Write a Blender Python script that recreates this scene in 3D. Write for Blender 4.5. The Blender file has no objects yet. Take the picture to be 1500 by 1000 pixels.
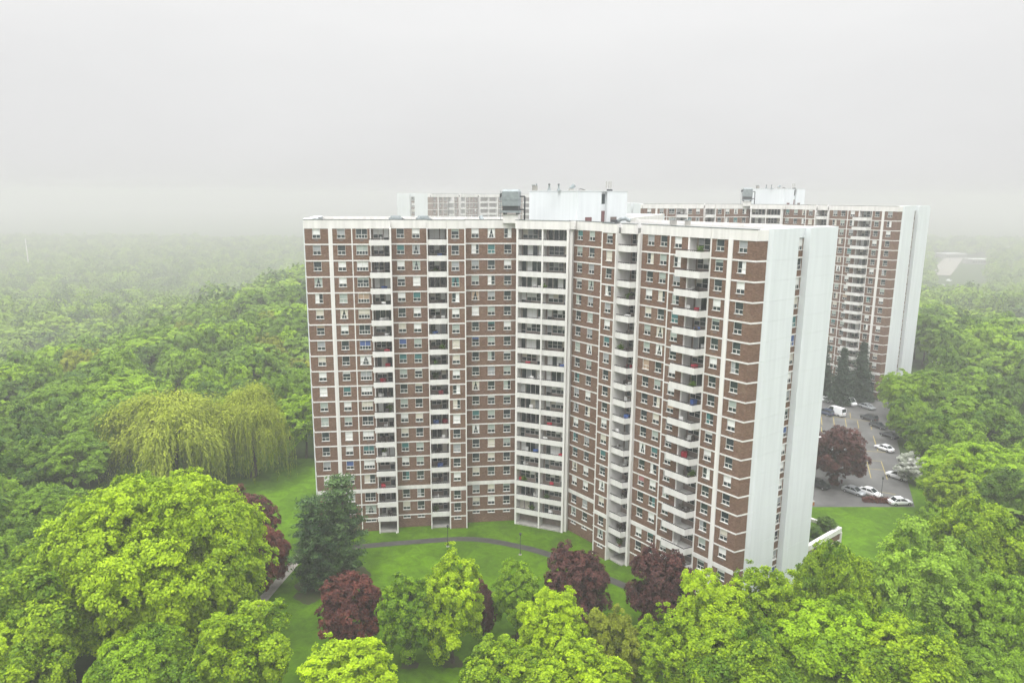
import bpy, math, random
import numpy as np
from mathutils import Matrix, Vector
rnd = random.Random(7)
S = bpy.context.scene
COL = S.collection
rad = math.radians

# ------------------------------------------------------------------ helpers
def tag(o, label=None, cat=None, group=None, kind=None):
    if label: o['label'] = label
    if cat: o['category'] = cat
    if group: o['group'] = group
    if kind: o['kind'] = kind
    return o

def empty(name, loc=(0, 0, 0), rz=0.0):
    o = bpy.data.objects.new(name, None); COL.objects.link(o)
    o.location = loc; o.rotation_euler = (0, 0, rz); o.empty_display_size = 0.5
    return o

def link(name, me, parent=None):
    o = bpy.data.objects.new(name, me); COL.objects.link(o)
    if parent is not None: o.parent = parent
    return o

def children_of():
    d = {}
    for o in bpy.data.objects:
        if o.parent: d.setdefault(o.parent.name, []).append(o)
    return d

def copy_tree(o, kids, parent=None, depth=9):
    c = o.copy(); COL.objects.link(c); c.parent = parent
    if depth > 0:
        for ch in kids.get(o.name, []): copy_tree(ch, kids, c, depth - 1)
    return c

class MB:
    """collects boxes, prisms and tubes for one mesh object"""
    def __init__(s, fr=None): s.v = []; s.f = []; s.m = []; s.fr = fr
    def _add(s, vs, fs, mi):
        b = len(s.v); s.v += vs; s.f += [tuple(b + i for i in f) for f in fs]; s.m += [mi] * len(fs)
    def P(s, fr, u, n, z):
        if fr is None: return (u, n, z)
        O, U, N = fr
        return (O[0] + U[0] * u + N[0] * n, O[1] + U[1] * u + N[1] * n, z)
    def box(s, fr, u0, u1, n0, n1, z0, z1, mi=0):
        if u1 < u0: u0, u1 = u1, u0
        if n1 < n0: n0, n1 = n1, n0
        vs = [s.P(fr, u, n, z) for z in (z0, z1) for (u, n) in ((u0, n0), (u1, n0), (u1, n1), (u0, n1))]
        fs = [(3, 2, 1, 0), (4, 5, 6, 7), (0, 1, 5, 4), (1, 2, 6, 5), (2, 3, 7, 6), (3, 0, 4, 7)]
        if fr is not None and fr[1][0] * fr[2][1] - fr[1][1] * fr[2][0] < 0: fs = [f[::-1] for f in fs]
        s._add(vs, fs, mi)
    def prism(s, fr, pts, z0, z1, mi=0):
        n = len(pts)
        area = sum(pts[i][0] * pts[(i + 1) % n][1] - pts[(i + 1) % n][0] * pts[i][1] for i in range(n))
        det = 1 if fr is None else fr[1][0] * fr[2][1] - fr[1][1] * fr[2][0]
        if area * det < 0: pts = pts[::-1]
        vs = [s.P(fr, a, b, z) for z in (z0, z1) for a, b in pts]
        fs = [tuple(range(n))[::-1], tuple(range(n, 2 * n))] + [(i, (i + 1) % n, n + (i + 1) % n, n + i) for i in range(n)]
        s._add(vs, fs, mi)
    def quad(s, pts, mi=0): s._add([tuple(p) for p in pts], [tuple(range(len(pts)))], mi)
    def tube(s, a, b, r0, r1, k=8, mi=0, cap=True):
        a = Vector(a); b = Vector(b); d = (b - a).normalized()
        x = d.orthogonal().normalized(); y = d.cross(x)
        vs = []
        for c, r in ((a, r0), (b, r1)):
            for i in range(k):
                t = 2 * math.pi * i / k
                vs.append(tuple(c + x * (r * math.cos(t)) + y * (r * math.sin(t))))
        fs = [(i, (i + 1) % k, k + (i + 1) % k, k + i) for i in range(k)]
        if cap: fs += [tuple(range(k))[::-1], tuple(range(k, 2 * k))]
        s._add(vs, fs, mi)
    def loft(s, rings, mi=0, cap=True):
        k = len(rings[0]); vs = [tuple(p) for r in rings for p in r]; fs = []
        for j in range(len(rings) - 1):
            for i in range(k):
                fs.append((j * k + i, j * k + (i + 1) % k, (j + 1) * k + (i + 1) % k, (j + 1) * k + i))
        if cap: fs += [tuple(range(k))[::-1], tuple(range((len(rings) - 1) * k, len(rings) * k))]
        s._add(vs, fs, mi)
    def mesh(s, name, mats, off=(0, 0, 0)):
        me = bpy.data.meshes.new(name)
        v = [(a - off[0], b - off[1], c - off[2]) for a, b, c in s.v]
        me.from_pydata(v, [], s.f)
        for m in mats: me.materials.append(m)
        if len(mats) > 1: me.polygons.foreach_set('material_index', s.m)
        me.update()
        return me
    def build(s, name, mats, parent=None, off=(0, 0, 0)):
        if not isinstance(mats, (list, tuple)): mats = [mats]
        return link(name, s.mesh(name, mats, off), parent)

# ------------------------------------------------------------------ materials
def mat(name, base, rough=0.7, var=0.0, scale=1.0, col2=None, metal=0.0, coat=0.0, spec=0.3, detail=4.0, bump=0.0):
    m = bpy.data.materials.new(name); m.use_nodes = True
    nt = m.node_tree; b = nt.nodes['Principled BSDF']
    b.inputs['Roughness'].default_value = rough
    b.inputs['Metallic'].default_value = metal
    b.inputs['Specular IOR Level'].default_value = spec
    b.inputs['Coat Weight'].default_value = coat
    b.inputs['Coat Roughness'].default_value = 0.05
    b.inputs['Base Color'].default_value = (*base, 1)
    if var > 0 or col2:
        tc = nt.nodes.new('ShaderNodeTexCoord'); nz = nt.nodes.new('ShaderNodeTexNoise')
        nz.inputs['Scale'].default_value = scale; nz.inputs['Detail'].default_value = detail
        nz.inputs['Roughness'].default_value = 0.62
        nt.links.new(tc.outputs['Object'], nz.inputs['Vector'])
        r = nt.nodes.new('ShaderNodeValToRGB')
        c2 = col2 or tuple(c * (1 - var) for c in base)
        r.color_ramp.elements[0].position = 0.32; r.color_ramp.elements[1].position = 0.68
        r.color_ramp.elements[0].color = (*c2, 1); r.color_ramp.elements[1].color = (*base, 1)
        nt.links.new(nz.outputs['Fac'], r.inputs['Fac'])
        nt.links.new(r.outputs['Color'], b.inputs['Base Color'])
        if bump:
            bp = nt.nodes.new('ShaderNodeBump'); bp.inputs['Strength'].default_value = bump
            nt.links.new(nz.outputs['Fac'], bp.inputs['Height']); nt.links.new(bp.outputs['Normal'], b.inputs['Normal'])
    return m

def brick_mat():
    m = bpy.data.materials.new('brown_brick'); m.use_nodes = True
    nt = m.node_tree; b = nt.nodes['Principled BSDF']; L = nt.links.new
    b.inputs['Roughness'].default_value = 0.9; b.inputs['Specular IOR Level'].default_value = 0.15
    tc = nt.nodes.new('ShaderNodeTexCoord')
    n1 = nt.nodes.new('ShaderNodeTexNoise'); n1.inputs['Scale'].default_value = 0.33; n1.inputs['Detail'].default_value = 6
    n1.inputs['Roughness'].default_value = 0.7
    L(tc.outputs['Object'], n1.inputs['Vector'])
    r = nt.nodes.new('ShaderNodeValToRGB'); e = r.color_ramp.elements
    e[0].position = 0.3; e[0].color = (0.150, 0.096, 0.065, 1); e[1].position = 0.72; e[1].color = (0.202, 0.140, 0.098, 1)
    k = e.new(0.52); k.color = (0.168, 0.102, 0.073, 1)
    L(n1.outputs['Fac'], r.inputs['Fac'])
    mp = nt.nodes.new('ShaderNodeMapping'); mp.inputs['Scale'].default_value = (4, 4, 13)
    L(tc.outputs['Object'], mp.inputs['Vector'])
    n2 = nt.nodes.new('ShaderNodeTexWhiteNoise')
    sn = nt.nodes.new('ShaderNodeVectorMath'); sn.operation = 'FLOOR'
    L(mp.outputs['Vector'], sn.inputs[0]); L(sn.outputs['Vector'], n2.inputs['Vector'])
    mr = nt.nodes.new('ShaderNodeMapRange'); mr.inputs['To Min'].default_value = 0.72; mr.inputs['To Max'].default_value = 1.25
    L(n2.outputs['Value'], mr.inputs['Value'])
    vm = nt.nodes.new('ShaderNodeVectorMath'); vm.operation = 'SCALE'
    L(r.outputs['Color'], vm.inputs[0]); L(mr.outputs['Result'], vm.inputs['Scale'])
    L(vm.outputs['Vector'], b.inputs['Base Color'])
    return m

def painted(name, base, streak=0.12):
    """white painted concrete with faint vertical rain streaks"""
    m = bpy.data.materials.new(name); m.use_nodes = True
    nt = m.node_tree; b = nt.nodes['Principled BSDF']; L = nt.links.new
    b.inputs['Roughness'].default_value = 0.75; b.inputs['Specular IOR Level'].default_value = 0.2
    tc = nt.nodes.new('ShaderNodeTexCoord'); mp = nt.nodes.new('ShaderNodeMapping')
    mp.inputs['Scale'].default_value = (1.3, 1.3, 0.09)
    nz = nt.nodes.new('ShaderNodeTexNoise'); nz.inputs['Scale'].default_value = 1.0; nz.inputs['Detail'].default_value = 5
    L(tc.outputs['Object'], mp.inputs['Vector']); L(mp.outputs['Vector'], nz.inputs['Vector'])
    r = nt.nodes.new('ShaderNodeValToRGB'); e = r.color_ramp.elements
    e[0].position = 0.3; e[0].color = (*[c * (1 - streak) for c in base], 1); e[1].position = 0.6; e[1].color = (*base, 1)
    L(nz.outputs['Fac'], r.inputs['Fac']); L(r.outputs['Color'], b.inputs['Base Color'])
    return m

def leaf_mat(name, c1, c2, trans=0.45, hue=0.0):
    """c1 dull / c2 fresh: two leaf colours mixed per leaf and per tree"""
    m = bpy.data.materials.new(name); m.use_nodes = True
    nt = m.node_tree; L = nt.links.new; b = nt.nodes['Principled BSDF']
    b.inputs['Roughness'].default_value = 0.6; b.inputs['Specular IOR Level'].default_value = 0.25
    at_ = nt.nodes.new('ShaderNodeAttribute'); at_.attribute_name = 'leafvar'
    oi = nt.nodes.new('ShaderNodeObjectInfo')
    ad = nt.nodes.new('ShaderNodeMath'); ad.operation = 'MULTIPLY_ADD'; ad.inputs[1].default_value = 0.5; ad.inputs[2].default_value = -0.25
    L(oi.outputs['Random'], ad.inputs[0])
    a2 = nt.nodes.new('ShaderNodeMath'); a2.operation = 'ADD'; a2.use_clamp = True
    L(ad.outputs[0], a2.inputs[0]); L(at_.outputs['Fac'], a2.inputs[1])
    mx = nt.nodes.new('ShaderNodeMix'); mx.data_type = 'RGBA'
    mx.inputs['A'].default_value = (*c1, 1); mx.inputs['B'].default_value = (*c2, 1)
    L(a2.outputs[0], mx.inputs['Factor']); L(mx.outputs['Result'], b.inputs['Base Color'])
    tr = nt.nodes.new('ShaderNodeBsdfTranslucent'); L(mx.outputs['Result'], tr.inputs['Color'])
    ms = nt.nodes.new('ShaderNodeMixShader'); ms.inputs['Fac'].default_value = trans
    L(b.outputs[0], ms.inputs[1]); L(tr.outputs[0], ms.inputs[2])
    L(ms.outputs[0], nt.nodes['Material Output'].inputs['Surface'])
    return m

M = {}
M['brick'] = brick_mat()
M['white'] = painted('white_paint', (0.74, 0.725, 0.70), 0.16)
M['endwhite'] = painted('cool_white_paint', (0.66, 0.695, 0.705), 0.08)
M['joint'] = mat('joint_sealant', (0.50, 0.53, 0.53), 0.9)
M['parapet'] = painted('balcony_white', (0.70, 0.69, 0.665), 0.12)
M['soffit'] = mat('balcony_shade_paint', (0.55, 0.54, 0.51), 0.9, 0.15, 0.8)
M['roofgravel'] = mat('roof_gravel', (0.30, 0.30, 0.29), 0.95, 0.35, 0.6)
M['flash'] = mat('roof_flashing', (0.10, 0.12, 0.12), 0.6)
M['winframe'] = mat('window_frame_white', (0.62, 0.61, 0.58), 0.5)
M['glass'] = mat('dark_glass', (0.012, 0.022, 0.026), 0.08, 0.5, 0.35, col2=(0.04, 0.06, 0.062), spec=0.5)
M['rail'] = mat('dark_railing', (0.045, 0.042, 0.045), 0.5, 0.4, 2.0)
M['sleeve'] = mat('air_sleeve', (0.16, 0.13, 0.115), 0.8)
BL = {'white': (0.78, 0.79, 0.77), 'cream': (0.62, 0.59, 0.50), 'sage': (0.36, 0.42, 0.38), 'grey': (0.33, 0.35, 0.36),
      'blue': (0.07, 0.12, 0.30), 'pink': (0.40, 0.16, 0.17), 'teal': (0.05, 0.17, 0.17), 'tan': (0.42, 0.31, 0.22)}
for k_, c_ in BL.items(): M['blind_' + k_] = mat('blind_' + k_, c_, 0.6, 0.12, 3.0, coat=0.35)
M['inner'] = mat('balcony_inner_brick', (0.29, 0.24, 0.21), 0.9, 0.3, 1.5)
M['steel'] = mat('galvanised_steel', (0.30, 0.34, 0.35), 0.55, 0.3, 1.5, metal=0.3)
M['darkmetal'] = mat('dark_metal', (0.05, 0.055, 0.06), 0.55, 0.3, 2.0)
M['reddoor'] = mat('maroon_door_paint', (0.16, 0.075, 0.075), 0.6)
M['concrete'] = mat('concrete', (0.40, 0.39, 0.36), 0.9, 0.35, 0.9)
M['bark'] = mat('bark', (0.085, 0.065, 0.05), 0.95, 0.45, 2.0)

# ------------------------------------------------------------------ camera
F = 2.7; FPX = 1060.0; PITCH = rad(11.4); ROLL = rad(0.36); H0 = 2.02
ZC = (H0 + 20.05) * F
cd = bpy.data.cameras.new('camera'); cam = bpy.data.objects.new('camera', cd); COL.objects.link(cam)
cd.sensor_width = 36; cd.lens = 36 * FPX / 1500; cd.clip_start = 0.5; cd.clip_end = 9000
cam.matrix_world = Matrix.Translation((0, 0, ZC)) @ Matrix.Rotation(rad(90) - PITCH, 4, 'X') @ Matrix.Rotation(ROLL, 4, 'Z')
S.camera = cam

def at(x, y, z):
    """plan position of photo pixel (x, y) at height z"""
    u = x - 750; v = y - 500; c = math.cos(ROLL); s = math.sin(ROLL)
    u, v = c * u + s * v, -s * u + c * v
    d = (u / FPX, math.cos(PITCH) - v / FPX * math.sin(PITCH), -math.sin(PITCH) - v / FPX * math.cos(PITCH))
    t = (z - ZC) / d[2]
    return d[0] * t, d[1] * t
def depth_of(Y, z): return Y * math.cos(PITCH) + (ZC - z) * math.sin(PITCH)
def to_px(X, Y, Z):
    h = Z - ZC; dep = Y * math.cos(PITCH) - h * math.sin(PITCH); up = Y * math.sin(PITCH) + h * math.cos(PITCH)
    return 750 + FPX * X / dep, 500 - FPX * up / dep

# ------------------------------------------------------------------ terrain
def sst(a, b, x):
    t = np.clip((x - a) / (b - a), 0, 1); return t * t * (3 - 2 * t)
def g(x, y):
    x = np.asarray(x, float); y = np.asarray(y, float)
    ravine = -34.0 * sst(84, 250, -x) * sst(95, 330, y) - 27.0 * sst(125, 290, x) * sst(150, 380, y)
    ravine = ravine - 30.0 * sst(360, 850, y) * sst(84, 250, np.abs(x))
    rise = 1.8 * sst(150, 205, y) * sst(40, 80, x)
    roll_ = 1.5 * np.sin(x * 0.011 + 1) * np.sin(y * 0.009) * sst(230, 380, np.hypot(x - 20, y - 120))
    return ravine + rise + roll_
def gz(x, y): return float(g(x, y))

def grid_mesh(name, xs, ys, zf, mats):
    X, Y = np.meshgrid(xs, ys); Z = zf(X, Y)
    n, m_ = X.shape
    v = np.stack([X, Y, Z], -1).reshape(-1, 3)
    i = np.arange(n * m_).reshape(n, m_)
    q = np.stack([i[:-1, :-1], i[:-1, 1:], i[1:, 1:], i[1:, :-1]], -1).reshape(-1, 4)
    me = bpy.data.meshes.new(name); me.from_pydata(v.tolist(), [], q.tolist())
    for mm in mats: me.materials.append(mm)
    me.polygons.foreach_set('use_smooth', [True] * len(q)); me.update()
    return me

def grass_mat(name, c1, c2, c3):
    m = bpy.data.materials.new(name); m.use_nodes = True
    nt = m.node_tree; b = nt.nodes['Principled BSDF']; L = nt.links.new
    b.inputs['Roughness'].default_value = 0.95; b.inputs['Specular IOR Level'].default_value = 0.1
    tc = nt.nodes.new('ShaderNodeTexCoord')
    n1 = nt.nodes.new('ShaderNodeTexNoise'); n1.inputs['Scale'].default_value = 0.09; n1.inputs['Detail'].default_value = 7; n1.inputs['Roughness'].default_value = 0.65
    n2 = nt.nodes.new('ShaderNodeTexNoise'); n2.inputs['Scale'].default_value = 1.9; n2.inputs['Detail'].default_value = 5; n2.inputs['Roughness'].default_value = 0.75
    L(tc.outputs['Object'], n1.inputs['Vector']); L(tc.outputs['Object'], n2.inputs['Vector'])
    r = nt.nodes.new('ShaderNodeValToRGB'); e = r.color_ramp.elements
    e[0].position = 0.34; e[0].color = (*c1, 1); e[1].position = 0.62; e[1].color = (*c2, 1)
    L(n1.outputs['Fac'], r.inputs['Fac'])
    mx = nt.nodes.new('ShaderNodeMix'); mx.data_type = 'RGBA'; mx.inputs['B'].default_value = (*c3, 1)
    mr = nt.nodes.new('ShaderNodeMapRange'); mr.inputs['From Min'].default_value = 0.5; mr.inputs['From Max'].default_value = 0.72
    mr.inputs['To Max'].default_value = 0.55
    L(n2.outputs['Fac'], mr.inputs['Value']); L(mr.outputs['Result'], mx.inputs['Factor'])
    n3 = nt.nodes.new('ShaderNodeTexNoise'); n3.inputs['Scale'].default_value = 0.42; n3.inputs['Detail'].default_value = 6; n3.inputs['Roughness'].default_value = 0.7; n3.inputs['Distortion'].default_value = 1.2
    L(tc.outputs['Object'], n3.inputs['Vector'])
    m3 = nt.nodes.new('ShaderNodeMapRange'); m3.inputs['From Min'].default_value = 0.3; m3.inputs['From Max'].default_value = 0.7; m3.inputs['To Min'].default_value = 0.62; m3.inputs['To Max'].default_value = 1.25
    L(n3.outputs['Fac'], m3.inputs['Value'])
    sc = nt.nodes.new('ShaderNodeVectorMath'); sc.operation = 'SCALE'; L(r.outputs['Color'], sc.inputs[0]); L(m3.outputs['Result'], sc.inputs['Scale'])
    L(sc.outputs['Vector'], mx.inputs['A']); L(mx.outputs['Result'], b.inputs['Base Color'])
    bp = nt.nodes.new('ShaderNodeBump'); bp.inputs['Strength'].default_value = 0.35; bp.inputs['Distance'].default_value = 0.1
    L(n2.outputs['Fac'], bp.inputs['Height']); L(bp.outputs['Normal'], b.inputs['Normal'])
    return m
M['lawn'] = grass_mat('lawn_grass', (0.046, 0.100, 0.004), (0.094, 0.195, 0.003), (0.055, 0.085, 0.010))
M['floor'] = grass_mat('woodland_floor', (0.030, 0.050, 0.012), (0.045, 0.085, 0.014), (0.05, 0.04, 0.02))
M['path_a'] = mat('wet_asphalt_path', (0.075, 0.072, 0.068), 0.6, 0.4, 0.8)
M['path_c'] = mat('concrete_walk', (0.33, 0.31, 0.27), 0.9, 0.35, 0.7)
M['asphalt'] = mat('car_park_asphalt', (0.130, 0.128, 0.124), 0.6, 0.45, 0.22, detail=9)
M['yellow'] = mat('yellow_line_paint', (0.42, 0.34, 0.12), 0.8, 0.3, 1.5)

def lines(lo, hi, fine_lo, fine_hi, fine, coarse):
    return np.unique(np.round(np.r_[np.arange(lo, fine_lo, coarse), np.arange(fine_lo, fine_hi, fine), np.arange(fine_hi, hi + 1, coarse)], 2))
XS = lines(-3200, 3200, -200, 220, 6, 50); YS = lines(-250, 5000, 20, 380, 6, 50)
gm = grid_mesh('ground', XS, YS, lambda X, Y: g(X, Y), [M['floor']])
tag(link('ground', gm), 'dark woodland floor under the trees out to the fog', kind='structure')

def sheet(name, quad_, dz, mat_, label, n=16):
    (a, b, c, d) = [np.array(p, float) for p in quad_]
    t = np.linspace(0, 1, n + 1); vs = []; fs = []
    for j in t:
        for i in t:
            p = (a * (1 - i) + b * i) * (1 - j) + (d * (1 - i) + c * i) * j
            vs.append((p[0], p[1], gz(p[0], p[1]) + dz))
    for j in range(n):
        for i in range(n):
            k = j * (n + 1) + i; fs.append((k, k + 1, k + n + 2, k + n + 1))
    me = bpy.data.meshes.new(name); me.from_pydata(vs, [], fs); me.materials.append(mat_)
    me.polygons.foreach_set('use_smooth', [True] * len(fs)); me.update()
    return tag(link(name, me), label, kind='structure')

sheet('lawn', [(-52, 72), (66, 72), (66, 158), (-52, 158)], 0.03, M['lawn'], 'bright green mown lawn around the tower', 30)
sheet('side_lawn', [(66, 90), (96, 90), (96, 150), (66, 150)], 0.03, M['lawn'], 'green lawn sloping beside the car park', 16)
sheet('side_lawn', [(-86, 112), (-52, 112), (-52, 175), (-86, 175)], 0.03, M['lawn'], 'green strip of lawn in front of the willow', 16)

def strip(name, pts, w, dz, mat_, label):
    P = []
    for i in range(len(pts) - 1):                       # resample and round the corners a little
        a = np.array(pts[i], float); b = np.array(pts[i + 1], float); n = max(2, int(np.hypot(*(b - a)) / 2.5))
        P += [a + (b - a) * k / n for k in range(n)]
    P.append(np.array(pts[-1], float)); P = np.array(P)
    for _ in range(3): P[1:-1] = (P[:-2] + 2 * P[1:-1] + P[2:]) / 4
    mb = MB(); L = []
    for i in range(len(P)):
        d = P[min(i + 1, len(P) - 1)] - P[max(i - 1, 0)]; d /= np.hypot(*d) + 1e-9; nn = np.array([-d[1], d[0]])
        w_ = w * (1 + 0.04 * math.sin(i * 1.7))
        L.append([(q[0], q[1], gz(q[0], q[1]) + dz) for q in (P[i] - nn * w_ / 2, P[i] + nn * w_ / 2)])
    for i in range(len(L) - 1): mb.quad([L[i][0], L[i + 1][0], L[i + 1][1], L[i][1]])
    return tag(mb.build(name, mat_), label, kind='structure')
strip('path', [(-36, 113), (-22.3, 116.4), (-6.4, 119.2), (5.5, 114.3), (14, 106.5), (20.5, 101), (26, 92)], 1.7, 0.05, M['path_a'], 'dark wet asphalt path curving round the front of the tower')
strip('walkway', [(-37.5, 96), (-36.3, 104), (-35.2, 113.2)], 1.6, 0.06, M['path_c'], 'pale cracked concrete walkway leading to the pine')

# ------------------------------------------------------------------ the tower
def unit(deg): return (math.cos(rad(deg)), math.sin(rad(deg)))
T0 = (10.2, 135.6, 0.0)                                  # middle of the Y plan
uR = unit(-52.2); nR = (uR[1], -uR[0]); uL = unit(187.5); nL = (-uL[1], uL[0])
FR = ((10.2, 122.6), uR, nR); FL = ((0.8, 126.3), uL, nL)
uC = unit(-22.3); FC = ((0.75, 124.75), uC, (uC[1], -uC[0]))
uB = unit(67.65); FB = ((T0[0], T0[1]), uB, (-uB[1], uB[0]))
def lev(i): return ZC - (H0 + (i if i < 17 else i + 0.15)) * F
NF = 19; ZTOP = lev(0); ZPAR = ZTOP + 1.32; ZG = -0.5
tower = empty('apartment_tower', T0)
tag(tower, 'brown brick Y shaped apartment tower with white balconies, nearest and largest of the towers', 'building', 'apartment towers')
BASE = T0
wall = MB(); frame = MB(); roof = MB(); endw = MB(); wins = []; balcs = []

def window(fr, uc, v, ztop, w, h, wide=False):
    wins.append(dict(fr=fr, uc=uc, v=v, zt=ztop, w=w, h=h, wide=wide))

def bay(fr, u0, u1, v, ws, ww=1.3, wide=False):
    """brick bay: spandrel and piers round the windows, white slab edge at every floor"""
    for k in range(NF + 1):
        zt = lev(k) - (0.11 if k != 17 else 0.42); zb = (lev(k + 1) + 0.11) if k < NF else ZG
        h = 1.6 if k < NF else 0.5
        sill = zt - h
        wall.box(fr, u0, u1, v - 0.3, v, zb, sill)
        edges = [u0] + [e for c in ws for e in (c - ww / 2, c + ww / 2)] + [u1]
        for j in range(0, len(edges), 2): wall.box(fr, edges[j], edges[j + 1], v - 0.3, v, sill, zt)
        for c in ws:
            window(fr, c, v - 0.1, zt, ww, h, wide)
            if k < NF and rnd.random() < 0.75:
                wall.box(fr, c - 0.3, c + 0.3, v - 0.02, v + 0.025, sill - 0.42, sill - 0.2, 1)
        if k > 0:
            th = (0.11, 0.11) if k != 17 else (0.42, 0.28)
            frame.box(fr, u0, u1, v - 0.25, v + 0.05, lev(k) - th[0], lev(k) + th[1])
def fin(fr, u0, u1, v0, v1, z1=None, z0=ZG):
    frame.box(fr, u0, u1, v0, v1, z0, z1 if z1 is not None else ZTOP)
def top(fr, u0, u1, v, v0=-1.9):
    frame.box(fr, u0, u1, v - 0.35, v + 0.07, ZTOP - 0.11, ZPAR)
    frame.box(fr, u0, u1, v - 0.40, v + 0.11, ZPAR, ZPAR + 0.08, 1)
    roof.box(fr, u0, u1, v0, v - 0.35, ZTOP - 0.1, ZTOP + 0.78)

def balcony(fr, u0, u1, vf, vb, side, ph=0.80, ubk=None, cut=0.0, right=True, vret=None, mid=None, kmax=NF):
    """u0..u1 parapet run, vf front plane, vb back wall plane; ubk = recess extent"""
    b0, b1 = ubk or (u0, u1)
    wall.box(fr, b0, b1, vb - 0.3, vb, ZG, ZTOP, 2)
    for k in range(1, kmax + 1):
        balcs.append(dict(fr=fr, u0=u0, u1=u1, vf=vf, vb=vb, b0=b0, b1=b1, k=k, ph=ph, right=right, vret=vret, mid=mid))

# --- left wing (bays counted from the inner corner)
VB = -1.9
bay(FL, 0.0, 9.1, 0.0, [1.65, 4.5, 7.3]); top(FL, -1.2, 9.1, 0.0)
bay(FL, 9.3, 12.05, 2.15, [10.85]); top(FL, 9.1, 12.25, 2.15)
fin(FL, 9.1, 9.3, VB, 2.21); fin(FL, 12.05, 12.25, VB, 2.21)
balcony(FL, 12.25, 15.45, 1.75, 0.1 - 1.2, 'C'); top(FL, 12.25, 15.5, 1.75)
fin(FL, 15.45, 15.62, VB, 1.85)
bay(FL, 15.62, 21.5, 0.55, [17.4, 20.0]); top(FL, 15.5, 21.6, 0.55)
fin(FL, 21.5, 21.75, VB, 2.75)
balcony(FL, 21.75, 25.1, 2.65, -0.3, 'F', ubk=(21.75, 24.85)); top(FL, 21.6, 25.0, 1.45)
fin(FL, 24.85, 25.0, VB, 1.47)
bay(FL, 25.0, 27.85, 1.42, [26.35], ww=1.9, wide=True); top(FL, 25.0, 27.9, 1.42)
fin(FL, 27.85, 28.03, VB, 1.49)
bay(FL, 28.03, 31.1, 1.42, [29.7]); top(FL, 27.9, 31.2, 1.42)
fin(FL, 31.1, 31.75, VB, 1.56)
bay(FL, 31.75, 35.5, 1.42, [33.7]); top(FL, 31.2, 35.7, 1.42)
# --- right wing
bay(FR, 0.0, 9.1, 0.0, [1.65, 4.5, 7.3]); top(FR, -1.0, 9.1, 0.0)
bay(FR, 9.5, 12.3, 2.5, [10.95]); top(FR, 9.3, 12.5, 2.5)
fin(FR, 9.3, 9.5, VB, 2.57); fin(FR, 12.3, 12.48, VB, 2.57)
balcony(FR, 12.48, 15.1, 2.1, -0.7, 'C', ubk=(12.48, 15.5), vret=0.9); top(FR, 12.5, 15.6, 1.6)
fin(FR, 15.5, 15.95, VB, 1.15)
bay(FR, 15.95, 21.8, 0.58, [17.65, 20.1]); top(FR, 15.6, 21.9, 0.58)
fin(FR, 21.8, 22.0, VB, 1.33)
bay(FR, 22.0, 25.1, 1.26, [23.3]); top(FR, 21.9, 25.2, 1.26)
fin(FR, 25.1, 25.35, VB, 1.30)
balcony(FR, 24.15, 28.45, 2.75, -0.3, 'F', ubk=(25.35, 28.85), vret=1.2); top(FR, 25.2, 28.9, 1.26)
fin(FR, 28.85, 29.05, VB, 1.26)
bay(FR, 29.05, 31.8, 1.2, [30.4]); top(FR, 28.9, 31.9, 1.2)
fin(FR, 31.8, 32.5, VB, 1.38)
bay(FR, 32.5, 36.0, 1.25, [34.0]); top(FR, 31.9, 36.1, 1.25)
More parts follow.
